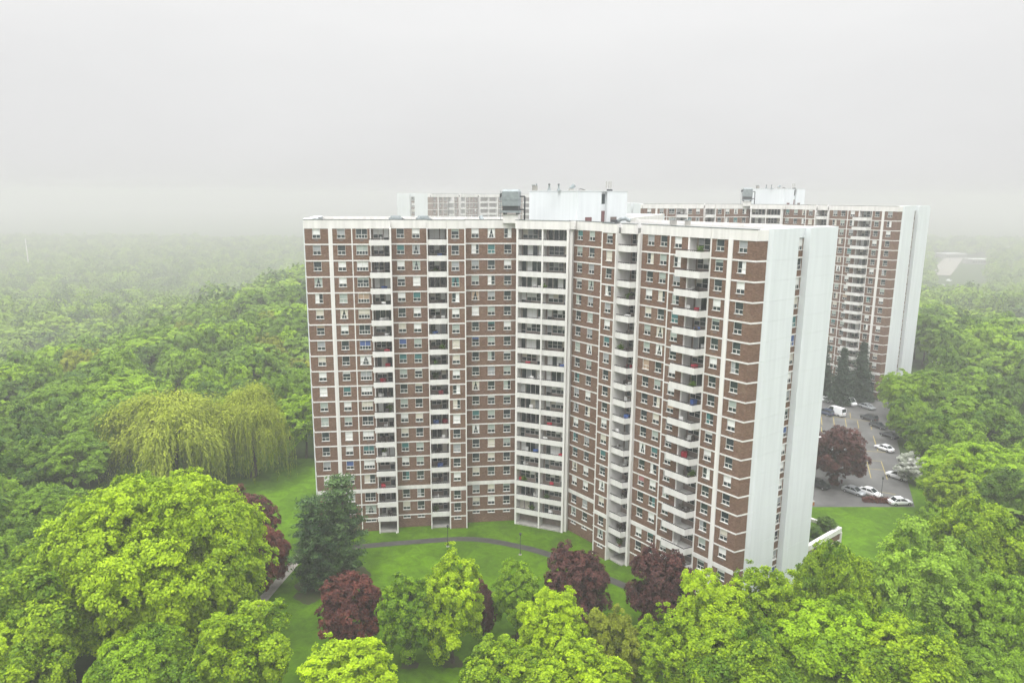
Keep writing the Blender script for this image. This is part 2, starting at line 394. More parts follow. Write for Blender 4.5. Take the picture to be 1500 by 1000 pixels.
# --- chamfered brick corner, end walls with recessed window column
for fr in (FL, FR):
    endw = MB()
    ue = 35.5 if fr is FL else 36.0; vv = 1.42 if fr is FL else 1.25
    for k in range(NF + 1):
        zt = lev(k); zb = lev(k + 1) if k < NF else ZG
        wall.prism(fr, [(ue, vv), (ue + 0.4, -0.6), (ue - 0.3, -0.6), (ue - 0.3, vv - 0.3), (ue, vv - 0.3)], zb, zt - 0.11)
        frame.prism(fr, [(ue, vv + 0.05), (ue + 0.45, -0.6), (ue - 0.3, -0.6), (ue - 0.3, vv - 0.25), (ue, vv - 0.25)], zt - 0.11, zt + 0.11) if k else None
    frame.prism(fr, [(ue, vv + 0.07), (ue + 0.47, -0.6), (ue - 0.3, -0.6), (ue - 0.3, vv)], ZTOP - 0.11, ZPAR)
    a = 36.5 if fr is FR else 36.1
    for k in range(NF + 1):
        zt = lev(k) if k else ZPAR + 0.1; zb = (lev(k + 1) + 0.014) if k < NF else ZG
        endw.prism(fr, [(a - 0.35, -0.6), (a + 0.1, -1.55), (a + 0.1, -7.6), (a - 1.3, -7.6), (a - 1.3, -0.6)], zb, zt)
        endw.prism(fr, [(a + 0.1, -10.3), (a + 0.1, -17.5), (a - 1.3, -17.5), (a - 1.3, -10.3)], zb, zt)
    endw.prism(fr, [(a - 0.39, -0.64), (a + 0.06, -1.57), (a + 0.06, -7.56), (a - 1.3, -7.56), (a - 1.3, -0.64)], ZG, ZPAR, 1)
    endw.box(fr, a - 1.3, a + 0.06, -10.34, -17.46, ZG, ZPAR, 1)
    endw.box(fr, a - 1.3, a - 0.75, -7.6, -10.3, ZTOP, ZPAR + 0.05)
    fe = ((fr[0][0] + fr[1][0] * (a - 0.85) - fr[2][0] * 7.6, fr[0][1] + fr[1][1] * (a - 0.85) - fr[2][1] * 7.6), (-fr[2][0], -fr[2][1]), fr[1])
    for k in range(NF + 1):
        zt = lev(k) - 0.1; zb = (lev(k + 1) + 0.1) if k < NF else ZG
        wall.box(fe, 0, 2.7, -0.3, 0, zb, zt - 1.6)
        window(fe, 1.35, -0.1, zt, 2.5, 1.6, True)
        for s in (0, 2.6): wall.box(fe, s, s + 0.1, -0.3, 0, zt - 1.6, zt)
        if k: frame.box(fe, 0, 2.7, -0.3, 0.05, lev(k) - 0.1, lev(k) + 0.1)
    endw.build('end_wall', [M['endwhite'], M['joint']], tower, BASE)
    # core of the wing behind the bays, back face
    wall.box(fr, -8.5, a - 1.35, -17.2, VB, ZG, ZTOP - 0.1)
    roof.box(fr, -8.5, a - 1.35, -17.2, VB, ZTOP - 0.1, ZTOP + (0.8 if fr is FL else 0.805))
    frame.box(fr, -2, a - 1.3, -17.6, -17.2, ZTOP, ZPAR)
    for k in range(1, NF + 1): frame.box(fr, -2, a - 1.3, -17.3, -17.1, lev(k) - 0.11, lev(k) + 0.11)
# --- rear wing
wall.box(FB, 4, 45, -8.6, 8.6, ZG, ZTOP - 0.1); roof.box(FB, 4, 45, -8.6, 8.6, ZTOP - 0.1, ZTOP + 0.81)
for s in (-1, 1):
    frame.box(FB, 8, 45, s * 8.6, s * 9.0, ZTOP, ZPAR)
    for k in range(1, NF + 1): frame.box(FB, 8, 45, s * 8.5, s * 8.66, lev(k) - 0.11, lev(k) + 0.11)
    for k in range(NF):
        for c in range(11, 45, 4):
            wins.append(dict(fr=FB if s > 0 else ((FB[0][0], FB[0][1]), FB[1], (-FB[2][0], -FB[2][1])), uc=c, v=8.63, zt=lev(k) - 0.12, w=1.22, h=1.52, wide=False))
endw = MB(); endw.box(FB, 45, 46.4, -9, 9, ZG, ZPAR)
# --- centre balconies
W_C = 9.35
fin(FC, -0.1, 0.25, -2.2, 0.06); fin(FC, 4.5, 4.78, -2.2, 0.06); fin(FC, 8.95, 9.3, -2.2, 0.12)
fin(FC, 9.3, 9.75, -2.6, -0.5)
balcony(FC, -0.1, 8.95, 0.0, -1.75, 'M', ubk=(0.0, 9.2), mid=4.64); top(FC, -0.3, 9.4, 0.05)
frame.box(FC, 9.4, 10.2, -1.5, -0.2, ZTOP, ZPAR)
wall.prism(None, [(0.9, 127.35), (9.95, 123.65), (12, 128), (2, 134)], ZG, ZTOP - 0.1)
roof.prism(None, [(0.6, 126.6), (9.8, 122.8), (20, 134), (8, 145), (0, 134)], ZTOP - 0.12, ZTOP + 0.79)
for fr_, a_, b_ in ((FC, 0.0, 9.0),): frame.box(fr_, a_, b_, -2.0, 0.02, ZG, 0.28, 2)    # ground slab under the lowest balconies
for fr_, a_, b_, f_ in ((FL, 12.3, 15.4, 1.6), (FL, 21.8, 24.8, 2.4), (FR, 12.5, 15.4, 1.8), (FR, 25.4, 28.8, 2.3)):
    frame.box(fr_, a_, b_, -1.2, f_, ZG, 0.25, 2)
fin(FL, 24.72, 24.92, 2.3, 2.55, lev(19)); fin(FL, 21.75, 21.95, 2.76, 2.95, 0.3)

wall.build('wall', [M['brick'], M['sleeve'], M['inner']], tower, BASE)
frame.build('concrete_frame', [M['white'], M['flash'], M['concrete']], tower, BASE)
roof.build('roof', [M['roofgravel']], tower, BASE)
endw.build('end_wall', [M['endwhite'], M['joint']], tower, BASE)

# windows
def win_geo(w, fm, gl, bl, cols):
    """adds one window to three builders; returns nothing. cols: material slot of the blind"""
    fr, uc, v, zt, W, H = w['fr'], w['uc'], w['v'], w['zt'], w['w'], w['h']
    u0, u1 = uc - W / 2, uc + W / 2; z0 = zt - H; t = 0.06
    fm.box(fr, u0, u0 + t, v - 0.06, v + 0.03, z0, zt); fm.box(fr, u1 - t, u1, v - 0.06, v + 0.03, z0, zt)
    fm.box(fr, u0 + t, u1 - t, v - 0.06, v + 0.03, z0, z0 + t); fm.box(fr, u0 + t, u1 - t, v - 0.06, v + 0.03, zt - t, zt)
    fm.box(fr, u0 - 0.05, u1 + 0.05, v + 0.03, v + 0.19, z0 - 0.035, z0 + 0.045)            # sill
    if H < 1: 
        gl.box(fr, u0 + t, u1 - t, v - 0.05, v - 0.03, z0 + t, zt - t); fm.box(fr, uc - 0.03, uc + 0.03, v - 0.03, v + 0.02, z0 + t, zt - t); return
    zr = z0 + H * 0.38
    fm.box(fr, u0 + t, u1 - t, v - 0.03, v + 0.025, zr - 0.035, zr + 0.035)
    ms = [uc] if not w['wide'] else [u0 + W * 0.25, uc, u0 + W * 0.75]
    for c in ms: fm.box(fr, c - 0.03, c + 0.03, v - 0.03, v + 0.02, z0 + t, zr - 0.035)
    if w['wide']: fm.box(fr, uc - 0.03, uc + 0.03, v - 0.03, v + 0.02, zr + 0.035, zt - t)
    gl.box(fr, u0 + t, u1 - t, v - 0.06, v - 0.04, z0 + t, zt - t)
    a, b = u0 + t + 0.01, u1 - t - 0.01; c = w['style']
    if c == 'drop':      # roller blind part way
        bl.box(fr, a, b, v - 0.038, v - 0.032, zt - t - (H - 2 * t) * w['len'], zt - t, cols)
    elif c == 'side':    # one curtain pulled aside
        m = a + (b - a) * (0.3 + 0.3 * w['len'])
        bl.box(fr, *( (a, m) if w['flip'] else (m, b)), v - 0.038, v - 0.032, z0 + t, zt - t, cols)
    elif c == 'tent':    # pair of tied-back curtains
        z1, z2 = zt - t, z0 + t
        for (p, q) in ((a, uc - 0.02), (b, uc + 0.02)):
            bl.quad([bl.P(fr, p, v - 0.034, z1), bl.P(fr, q, v - 0.034, z1), bl.P(fr, p + (q - p) * 0.3, v - 0.034, z2), bl.P(fr, p, v - 0.034, z2)], cols)

BN = list(BL)
for w in wins:
    r = rnd.random()
    w['style'] = 'drop' if r < 0.54 else 'side' if r < 0.63 else 'tent' if r < 0.70 else 'none'
    w['len'] = rnd.choice([0.25, 0.55, 0.58, 0.6, 0.6, 0.62, 0.62, 0.7, 1.0]); w['flip'] = rnd.random() < 0.5
    w['col'] = rnd.choices(BN, [30, 12, 15, 11, 3, 1.6, 8, 3])[0]
    O, U, N = w['fr']; x = O[0] + U[0] * w['uc'] + N[0] * w['v']; y = O[1] + U[1] * w['uc'] + N[1] * w['v']; z = w['zt']
    d = math.sqrt(x * x + y * y + (z - ZC) ** 2); cosn = (-x * N[0] - y * N[1]) / d
    w['size'] = w['w'] * w['h'] * max(0, cosn) / d ** 2 * (0.55 if w['zt'] < 13 and w['fr'] is FR else 1)
    if w['fr'] not in (FL, FR): w['size'] *= 0.3
order = sorted(wins, key=lambda w: -w['size'])
for w in order[:100]:
    fm, gl, bl = MB(), MB(), MB(); win_geo(w, fm, gl, bl, 0)
    o = fm.build('window', M['winframe'], tower, BASE); gl.build('pane', M['glass'], o, BASE)
    if bl.v: bl.build('curtain' if w['style'] in ('tent', 'side') else 'blind', M['blind_' + w['col']], o, BASE)
fm = MB()
class Sub:                                              # routes boxes of a shared builder into fixed material slots
    def __init__(s, mb, off): s.mb = mb; s.off = off
    def box(s, *a): s.mb.box(*a[:7], (a[7] if len(a) > 7 else 0) + s.off)
    def quad(s, p, mi=0): s.mb.quad(p, mi + s.off)
    def P(s, *a): return s.mb.P(*a)
for w in order[100:]: win_geo(w, Sub(fm, 0), Sub(fm, 1), Sub(fm, 2), BN.index(w['col']))
o = fm.build('facade_windows', [M['winframe'], M['glass']] + [M['blind_' + b] for b in BN], tower, BASE)
o['kind'] = 'stuff'

# balconies
for b in balcs:
    fr, k = b['fr'], b['k']; z = lev(k); u0, u1, vf, vb, b0, b1 = b['u0'], b['u1'], b['vf'], b['vb'], b['b0'], b['b1']
    mb = MB(); zb, zp = z - 0.13, z - 0.13 + b['ph'] + 0.12
    vr = b['vret'] if b['vret'] is not None else vb + 0.35
    if b['vret'] is None: mb.box(fr, b0, b1, vb, vf - 0.12, z - 0.1, z + 0.08)         # floor slab
    else: mb.prism(fr, [(b0, vb), (b1, vb), (b1, vr), (u1, vf - 0.13), (b0, vf - 0.13)], z - 0.1, z + 0.08)
    if u0 < b0 - 0.2: mb.box(fr, u0 + 0.1, b0, 1.3, vf - 0.12, z - 0.1, z + 0.08)
    runs = [(u0, u1)]
    if b['mid']: runs = [(u0, b['mid'] - 0.15), (b['mid'] + 0.15, u1)]
    for a_, c_ in runs:
        mb.box(fr, a_, c_, vf - 0.12, vf, zb, zp)
    if b['vret'] is not None:
        mb.prism(fr, [(u1, vf), (u1 + 0.38, vr), (u1 + 0.26, vr), (u1, vf - 0.15)], zb, zp)
    o = mb.build('balcony', M['parapet'], tower, BASE)
    rl = MB()
    for a_, c_ in runs:
        rl.box(fr, a_, c_, vf - 0.1, vf - 0.03, zp + 0.10, zp + 0.20)
        n = max(2, int((c_ - a_) / 0.35))
        for i in range(n + 1):
            q = a_ + 0.04 + (c_ - a_ - 0.08) * i / n
            rl.box(fr, q - 0.018, q + 0.018, vf - 0.09, vf - 0.04, zp, zp + 0.10)
    if b['vret'] is not None:
        rl.prism(fr, [(u1, vf - 0.03), (u1 + 0.35, vr), (u1 + 0.28, vr), (u1 - 0.07, vf - 0.1)], zp + 0.10, zp + 0.20)
    rl.build('railing', M['rail'], o, BASE)
    # glazing of the balcony above this floor: between slab k and slab k-1
    z0, z1 = z + 0.09, lev(k - 1) - 0.14
    spans = [(b0, b1)] if not b['mid'] else [(b0, b['mid'] - 0.2), (b['mid'] + 0.2, b1)]
    for (p, q) in spans:
        gz_, gg = MB(), MB()
        L_ = q - p; fl = rnd.random() < 0.5 if b['mid'] else fr is FL
        sx = lambda t: p + L_ * (t if fl else 1 - t)
        door = sorted((sx(0.06), sx(0.06 + 0.85 / L_))); win_ = sorted((sx(0.08 + 0.9 / L_), sx(0.90)))
        full = rnd.random() < (0.5 if b['mid'] else 0.3)
        for (a_, c_), zl in ((door, z0 + 0.03), (win_, z0 + (0.05 if full else 0.85))):
            gz_.box(fr, a_, c_, vb + 0.0, vb + 0.03, zl - 0.05, z1, 0)
            n = 1 if (a_, c_) == tuple(door) else (2 if L_ < 3.8 else 3)
            for i in range(n):
                e0 = a_ + (c_ - a_) * i / n + 0.05; e1 = a_ + (c_ - a_) * (i + 1) / n - 0.05
                cv = rnd.random() < 0.48
                zm = zl + (z1 - zl) * (0.38 if not full else 0.0)
                gg.box(fr, e0, e1, vb + 0.03, vb + 0.04, zm + 0.04, z1 - 0.05, rnd.choice([1, 1, 2, 3]) if cv else 0)
                if zm > zl + 0.1: gg.box(fr, e0, e1, vb + 0.03, vb + 0.04, zl + 0.02, zm - 0.03, 0)
        fo = gz_.build('door_frame', M['winframe'], o, BASE); gg.build('patio_glass', [M['glass'], M['blind_white'], M['blind_cream'], M['blind_grey']], o, BASE)

# penthouse on the roof
ph = MB(); A_ = (10.9, 124.6); FP = (A_, unit(37.8), (unit(37.8)[1], -unit(37.8)[0]))
ZR = ZTOP + 0.7; ZP = ZC + 0.75
ph.box(FP, 0.0, 5.7, -12.9, 0.0, ZR, ZP); ph.box(FP, 5.7, 7.1, -12.9, -0.45, ZR, ZP); ph.box(FP, 7.1, 12.1, -12.9, 0.0, ZR, ZP)
ph.box(FP, -0.06, 12.16, -12.96, 0.06, ZP, ZP + 0.1)
pent = ph.build('penthouse', M['endwhite'], tower, BASE)
d_ = MB(); d_.box(FP, 5.85, 6.95, -0.45, -0.40, ZR, ZR + 2.2); d_.build('door', M['reddoor'], pent, BASE)
d_ = MB(); d_.box(FP, 5.9, 6.9, -0.45, -0.40, ZR + 3.4, ZP - 0.4); d_.build('window', M['glass'], pent, BASE)
for a_ in (1.9, 8.0):
    d_ = MB(); d_.box(FP, a_, a_ + 1.5, 0.0, 0.06, ZR, ZR + 1.15); d_.build('vent_grille', M['reddoor'] if a_ < 5 else M['sleeve'], pent, BASE)

# ------------------------------------------------------------------ rooftop equipment (each lifts off: things of their own)
def roof_thing(name, label, cat, x, y, z, builder, rz=0.0, group=None):
    t = empty(name, (x, y, z), rz); tag(t, label, cat, group); builder(t); return t
RZ = ZTOP + 0.8
def pt(u, n, fr): return (fr[0][0] + fr[1][0] * u + fr[2][0] * n, fr[0][1] + fr[1][1] * u + fr[2][1] * n)
def cooling_tower(t):
    b = MB(); b.box(None, -1.5, 1.5, -1.4, 1.4, 1.75, 2.1); b.build('base_pan', M['steel'], t)
    b = MB()
    b.box(None, -1.35, 1.35, -1.25, 1.25, 2.1, 2.9)
    b.build('louvre_panel', M['darkmetal'], t)
    b = MB(); b.loft([[(-1.45, -1.35, 2.9), (1.45, -1.35, 2.9), (1.45, 1.35, 2.9), (-1.45, 1.35, 2.9)], [(-1.45, -1.35, 5.3), (1.45, -1.35, 5.3), (1.45, 1.35, 5.3), (-1.45, 1.35, 5.3)], [(-1.2, -1.1, 5.65), (1.2, -1.1, 5.65), (1.2, 1.1, 5.65), (-1.2, 1.1, 5.65)]])
    b.box(None, -1.5, 1.5, -1.4, 1.4, 3.9, 3.98); b.build('tank', M['steel'], t)
    b = MB(); b.loft([[(-1.45, -0.4, 5.1), (-1.45, 0.4, 5.1), (-1.45, 0.4, 4.5), (-1.45, -0.4, 4.5)], [(-2.0, -0.4, 4.9), (-2.0, 0.4, 4.9), (-2.0, 0.4, 4.3), (-2.0, -0.4, 4.3)]]); b.build('motor_hood', M['darkmetal'], t)
    for sx in (-1.1, 1.1):
        b = MB(); b.box(None, sx - 0.1, sx + 0.1, -1.3, 1.3, 1.45, 1.75); b.build('support_beam', M['darkmetal'], t)
    b = MB(); b.box(None, -1.3, 1.3, -1.0, 1.2, 0.0, 1.45); b.build('pedestal', M['white'], t)
    for z_ in (4.5, 2.3):
        b = MB(); b.tube((1.45, 0, z_), (2.3, 0, z_), 0.13, 0.13); b.tube((2.3, 0, z_), (2.3, 0, 0.0), 0.13, 0.13); b.build('pipe', M['darkmetal'], t)
    b = MB()
    for q in (-0.25, 0.25): b.tube((-1.9, q, 0), (-1.9, q, 5.4), 0.03, 0.03, 6)
    for i in range(16): b.tube((-1.9, -0.25, 0.3 + i * 0.32), (-1.9, 0.25, 0.3 + i * 0.32), 0.02, 0.02, 5)
    b.build('ladder', M['steel'], t)
cx, cy = at(748, 326, RZ); 
k_ = 124.5 / cy; cx, cy = (748 - 750) / FPX * depth_of(124.6, RZ), 126.2
cool = roof_thing('cooling_tower', 'grey cooling tower on a white pedestal beside the penthouse of the nearest tower', 'cooling tower', cx, cy, RZ, cooling_tower, rad(-10))

def vent(kind):
    def f(t):
        b = MB()
        if kind == 'box':
            b.box(None, -0.45, 0.45, -0.35, 0.35, 0, 0.85); b.build('housing', M['concrete'], t)
            b = MB(); b.box(None, -0.5, 0.0, -0.4, 0.4, 0.85, 0.98); b.tube((0.3, 0, 0.85), (0.3, 0, 1.15), 0.12, 0.12); b.build('cap', M['steel'], t)
        elif kind == 'cone':
            b.tube((0, 0, 0), (0, 0, 0.5), 0.34, 0.16, 12); b.tube((0, 0, 0.5), (0, 0, 1.0), 0.15, 0.15, 12); b.build('stack', M['steel'], t)
            b = MB(); b.tube((0, 0, 1.0), (0, 0, 1.18), 0.24, 0.12, 12); b.build('cap', M['darkmetal'], t)
        elif kind == 'fan':
            b.box(None, -0.5, 0.3, -0.3, 0.3, 0, 0.35); b.build('housing', M['concrete'], t)
            b = MB(); b.tube((-0.2, 0, 0.35), (0.45, 0, 0.95), 0.33, 0.38, 14); b.build('fan_drum', M['steel'], t)
        elif kind == 'hatch':
            b.box(None, -0.5, 0.5, -0.4, 0.4, 0, 0.15); b.build('curb', M['concrete'], t)
            b = MB(); b.quad([(-0.5, -0.4, 0.42), (0.5, -0.4, 0.16), (0.5, 0.4, 0.16), (-0.5, 0.4, 0.42)]); b.box(None, -0.5, 0.5, -0.38, 0.38, 0.151, 0.17); b.build('lid', M['darkmetal'], t)
        elif kind == 'antenna':
            b.box(None, -0.2, 0.65, -0.3, 0.3, 0, 0.35); b.build('base', M['darkmetal'], t)
            for q in (-0.45, 0.05, 0.45):
                b = MB(); b.tube((q, 0, 0), (q, 0, 1.75), 0.035, 0.035, 6); b.box(None, q - 0.09, q + 0.09, -0.06, 0.06, 0.6, 1.7); b.build('antenna_panel', M['concrete'], t)
        elif kind == 'unit':
            b.box(None, -1.1, 1.1, -0.7, 0.7, 0.1, 0.75); b.loft([[(-0.9, -0.6, 0.75), (0.9, -0.6, 0.75), (0.9, 0.6, 0.75), (-0.9, 0.6, 0.75)], [(-0.7, -0.5, 1.1), (0.7, -0.5, 1.1), (0.7, 0.5, 1.1), (-0.7, 0.5, 1.1)]]); b.build('housing', M['steel'], t)
            b = MB(); b.box(None, -1.0, 1.0, -0.6, 0.6, 0.0, 0.1); b.build('base', M['darkmetal'], t)
            b = MB(); b.tube((1.1, 0, 0.5), (1.7, 0, 0.25), 0.2, 0.2, 10); b.build('duct', M['darkmetal'], t)
        elif kind == 'duct':
            b.box(None, -1.6, -0.5, -0.5, 0.5, 0, 0.6); b.build('housing', M['darkmetal'], t)
            pts = [(-0.5, 0.3), (0.1, 0.75), (0.9, 0.8), (1.7, 0.45)]
            b = MB()
            for (a1, b1), (a2, b2) in zip(pts[:-1], pts[1:]): b.tube((a1, 0, b1), (a2, 0, b2), 0.33, 0.33, 12)
            b.build('duct', M['steel'], t)
    return f
EQ = [('roof_vent', 'box', 782, ZP + 0.1, 129, 'squat grey vent box, leftmost on top of the white penthouse', 'roof vent', 5),
      ('vent_stack', 'cone', 803, ZP + 0.1, 128, 'grey conical vent stack on the penthouse, next to the squat vent box', 'vent stack', 0),
      ('vent_stack', 'cone', 817, ZP + 0.1, 128, 'grey conical vent stack on the penthouse, next to the tilted fan', 'vent stack', 0),
      ('exhaust_fan', 'fan', 836, ZP + 0.1, 127.5, 'tilted grey exhaust fan at the corner of the penthouse roof', 'exhaust fan', 10),
      ('roof_hatch', 'hatch', 851, ZP + 0.1, 128, 'low dark hatch with its lid ajar on the penthouse roof', 'roof hatch', 20),
      ('antenna_cluster', 'antenna', 890, ZP + 0.1, 134, 'cluster of three upright antenna panels at the right of the penthouse roof', 'antenna', 20),
      ('air_handler', 'unit', 579, RZ, 127, 'grey air handler with tapered top, leftmost on the left wing roof', 'air handler', -5),
      ('air_handler', 'unit', 619, RZ, 128, 'grey air handler in the middle of the left wing roof', 'air handler', 30),
      ('exhaust_fan', 'fan', 705, RZ, 128, 'small exhaust fan on the left wing roof', 'exhaust fan', 120),
      ('roof_hatch', 'hatch', 728, RZ, 127, 'low dark hatch on the roof just left of the cooling tower', 'roof hatch', 0),
      ('duct_unit', 'duct', 908, RZ, 128, 'dark unit with a bent grey duct on the right wing roof behind the parapet', 'duct', -20),
      ('roof_vent', 'box', 985, RZ, 121, 'grey vent box on the right wing roof, nearer the penthouse', 'roof vent', 30),
      ('roof_vent', 'box', 1006, RZ, 119, 'grey vent box on the right wing roof, farther from the penthouse', 'roof vent', -10)]
roofkit = [cool]
for nm, kd, px, z_, Y_, lb, ct, rz in EQ:
    x_ = (px - 750) / FPX * depth_of(Y_, z_) * 1.0
    roofkit.append(roof_thing(nm, lb, ct, x_, Y_, z_, vent(kd), rad(rz), None))

# ------------------------------------------------------------------ towers behind in the fog: copies with their parts
kids = children_of()
t2 = copy_tree(tower, kids); t2.location = (T0[0] + 75.2, T0[1] + 110.0, 1.8)
tag(t2, 'brown brick apartment tower behind the car park, half lost in the fog', 'building', 'apartment towers')
kids3 = dict(kids); kids3[tower.name] = [o for o in kids[tower.name] if o.name.split('.')[0] != 'penthouse']
t3 = copy_tree(tower, kids3, None, 1)
a3 = rad(50); c3, s3 = math.cos(a3), math.sin(a3)
ex, ey = FL[0][0] + uL[0] * 36 - nL[0] * 8.5 - T0[0], FL[0][1] + uL[1] * 36 - nL[1] * 8.5 - T0[1]
K3 = 2.0; ex *= K3; ey *= K3
E3 = (-86.0, 636.0)
t3.location = (E3[0] - (c3 * ex - s3 * ey), E3[1] - (s3 * ex + c3 * ey), -50.3); t3.rotation_euler = (0, 0, a3); t3.scale = (K3,) * 3
tag(t3, 'faint grey apartment tower showing above the roof left of the cooling tower', 'building', 'apartment towers')
names2 = {'cooling_tower': 'foggy cooling tower on the roof of the tower behind the car park', 'antenna_cluster': 'foggy antenna cluster on the penthouse of the tower behind the car park'}
for o in roofkit[:7]:
    c = copy_tree(o, kids); c.location = (o.location.x + 75.2, o.location.y + 110.0, o.location.z + 1.8)
    base_ = o.name.split('.')[0]
    c['label'] = {'cooling_tower': 'foggy cooling tower on the roof of the tower behind the car park',
                  'antenna_cluster': 'foggy antenna panels on the penthouse of the tower behind the car park',
                  'roof_vent': 'foggy vent box on the penthouse of the tower behind the car park',
                  'exhaust_fan': 'foggy tilted fan on the penthouse of the tower behind the car park',
                  'roof_hatch': 'foggy roof hatch on the penthouse of the tower behind the car park',
                  'vent_stack': 'foggy conical vent stack on the penthouse of the tower behind the car park'}[base_]
    if base_ == 'vent_stack': c['group'] = 'vent stacks of the foggy tower'

# ------------------------------------------------------------------ trees
def unit_v(a): return a / (np.linalg.norm(a, axis=-1, keepdims=True) + 1e-9)
def leaves_mesh(name, P, N, size, rng, aspect=1.5, var=None, droop=None):
    """kite-shaped leaves at P with normals N; leafvar = per leaf tone"""
    n = len(P); N = unit_v(N)
    if droop is None:
        t = unit_v(np.cross(N, unit_v(rng.normal(size=(n, 3)))))
    else: t = unit_v(droop + 0.15 * rng.normal(size=(n, 3)))
    b = unit_v(np.cross(N, t)); sz = size * rng.uniform(0.65, 1.35, (n, 1))
    L_, W_ = sz * aspect * 0.5, sz * 0.5
    V = np.stack([P - t * L_, P + b * W_ - t * L_ * 0.15, P + t * L_, P - b * W_ - t * L_ * 0.15], 1).reshape(-1, 3)
    me = bpy.data.meshes.new(name)
    me.vertices.add(4 * n); me.vertices.foreach_set('co', V.ravel().astype(np.float32))
    me.loops.add(4 * n); me.loops.foreach_set('vertex_index', np.arange(4 * n, dtype=np.int32))
    me.polygons.add(n); me.polygons.foreach_set('loop_start', np.arange(0, 4 * n, 4, dtype=np.int32))
    me.polygons.foreach_set('loop_total', np.full(n, 4, dtype=np.int32))
    at_ = me.attributes.new('leafvar', 'FLOAT', 'FACE')
    if var is None: var = rng.uniform(0.1, 0.9, n)
    at_.data.foreach_set('value', np.clip(var, 0, 1).astype(np.float32))
    me.update(calc_edges=True); return me

def fib(n, rng):
    i = np.arange(n) + 0.5; ph_ = np.arccos(1 - 2 * i / n); th = math.pi * (1 + 5 ** .5) * i + rng.uniform(0, 6)
    return np.stack([np.cos(th) * np.sin(ph_), np.sin(th) * np.sin(ph_), np.cos(ph_)], -1)

def broad_pts(rng, R, H, base, n_lobe, per_lobe, n_leaf, upright=0.0, low=-0.55, clump=0.17, lobe=0.36, jit=0.5):
    """crown from lobes on an uneven ellipsoid, clumps on the lobes, leaves in flattened clumps"""
    D = fib(int(n_lobe * 1.5), rng); D = D[D[:, 2] > low][:n_lobe * 2]
    D = unit_v(D + rng.normal(size=D.shape) * 0.16)
    hz = (H - base) / 2; c0 = base + hz
    rr = rng.uniform(0.52, 0.88, (len(D), 1)); rr[rng.random(len(D)) < 0.14] *= 1.12
    C = D * rr * np.array([R, R, hz])
    C[:, 2] += upright * hz * np.clip(rng.normal(size=len(D)), -1.2, 1.2) * 0.17
    inner = rng.normal(size=(max(3, n_lobe // 8), 3)) * 0.22 * np.array([R, R, hz]); C = np.vstack([C, inner])
    P, N, Vr = [], [], []
    for c in C:
        lr = lobe * R * rng.uniform(0.7, 1.25); tone = rng.normal() * 0.14
        d = fib(per_lobe, rng); d = unit_v(d + rng.normal(size=d.shape) * 0.3)
        d = d[(d @ unit_v(c + np.array([0, 0, 0.35 * hz])) > -0.35)]
        cc = c + d * lr * rng.uniform(0.72, 1.05, (len(d), 1)) * np.array([1, 1, 0.85 + upright * 0.5])
        for q, dd in zip(cc, d):
            k = max(6, int(n_leaf * rng.uniform(0.6, 1.4))); cr = clump * R * rng.uniform(0.7, 1.3)
            o = rng.normal(size=(k, 3)); o = unit_v(o) * rng.random((k, 1)) ** 0.5
            ax = unit_v(dd + np.array([0, 0, 0.6])); o -= 0.5 * (o @ ax)[:, None] * ax
            P.append(q + o * cr + np.array([0, 0, c0]))
            N.append(ax * 0.8 + dd * 0.3 + rng.normal(size=(k, 3)) * jit + np.array([0, 0, 0.35]))
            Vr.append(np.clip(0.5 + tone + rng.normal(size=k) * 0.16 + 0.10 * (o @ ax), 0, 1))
    return np.vstack(P), np.vstack(N), np.hstack(Vr)

def trunk_mesh(name, rng, H, base, R, r0, n_limb=7, lean=0.0):
    b = MB(); x, y = 0.0, 0.0; prev = Vector((0, 0, -0.6)); r = r0
    top_ = base + (H - base) * 0.55; n = 6; pts = [prev]
    for i in range(1, n + 1):
        x += rng.normal() * r0 * 0.5 + lean; y += rng.normal() * r0 * 0.5
        q = Vector((x, y, top_ * i / n)); r1 = r0 * (1 - 0.75 * i / n)
        b.tube(prev, q, r * (1.25 if i == 1 else 1), r1, 8, cap=False); prev = q; r = r1; pts.append(q)
    for i in range(n_limb):
        t = rng.uniform(0.45, 0.98); k = min(n - 1, int(t * n)); s = pts[k].lerp(pts[k + 1], t * n - k) if k + 1 < len(pts) else pts[-1]
        a = 2.4 * i + rng.uniform(-.4, .4); rl = r0 * 0.42 * (1.15 - 0.6 * t)
        e = Vector((math.cos(a) * R * 0.38, math.sin(a) * R * 0.38, s.z + (H - s.z) * rng.uniform(0.25, 0.5)))
        m_ = s.lerp(e, 0.5) + Vector((0, 0, 0.05 * H * rng.uniform(-.5, .3)))
        b.tube(s, m_, rl, rl * 0.65, 6, cap=False); b.tube(m_, e, rl * 0.65, rl * 0.3, 6, cap=False)
        for j in (-1, 1):
            f = e + Vector((math.cos(a + j * .6) * R * 0.36, math.sin(a + j * .6) * R * 0.36, (H - e.z) * rng.uniform(0.2, 0.55)))
            b.tube(m_.lerp(e, 0.7), f, rl * 0.35, rl * 0.1, 5, cap=False)
    return b.mesh(name, [M['bark']])

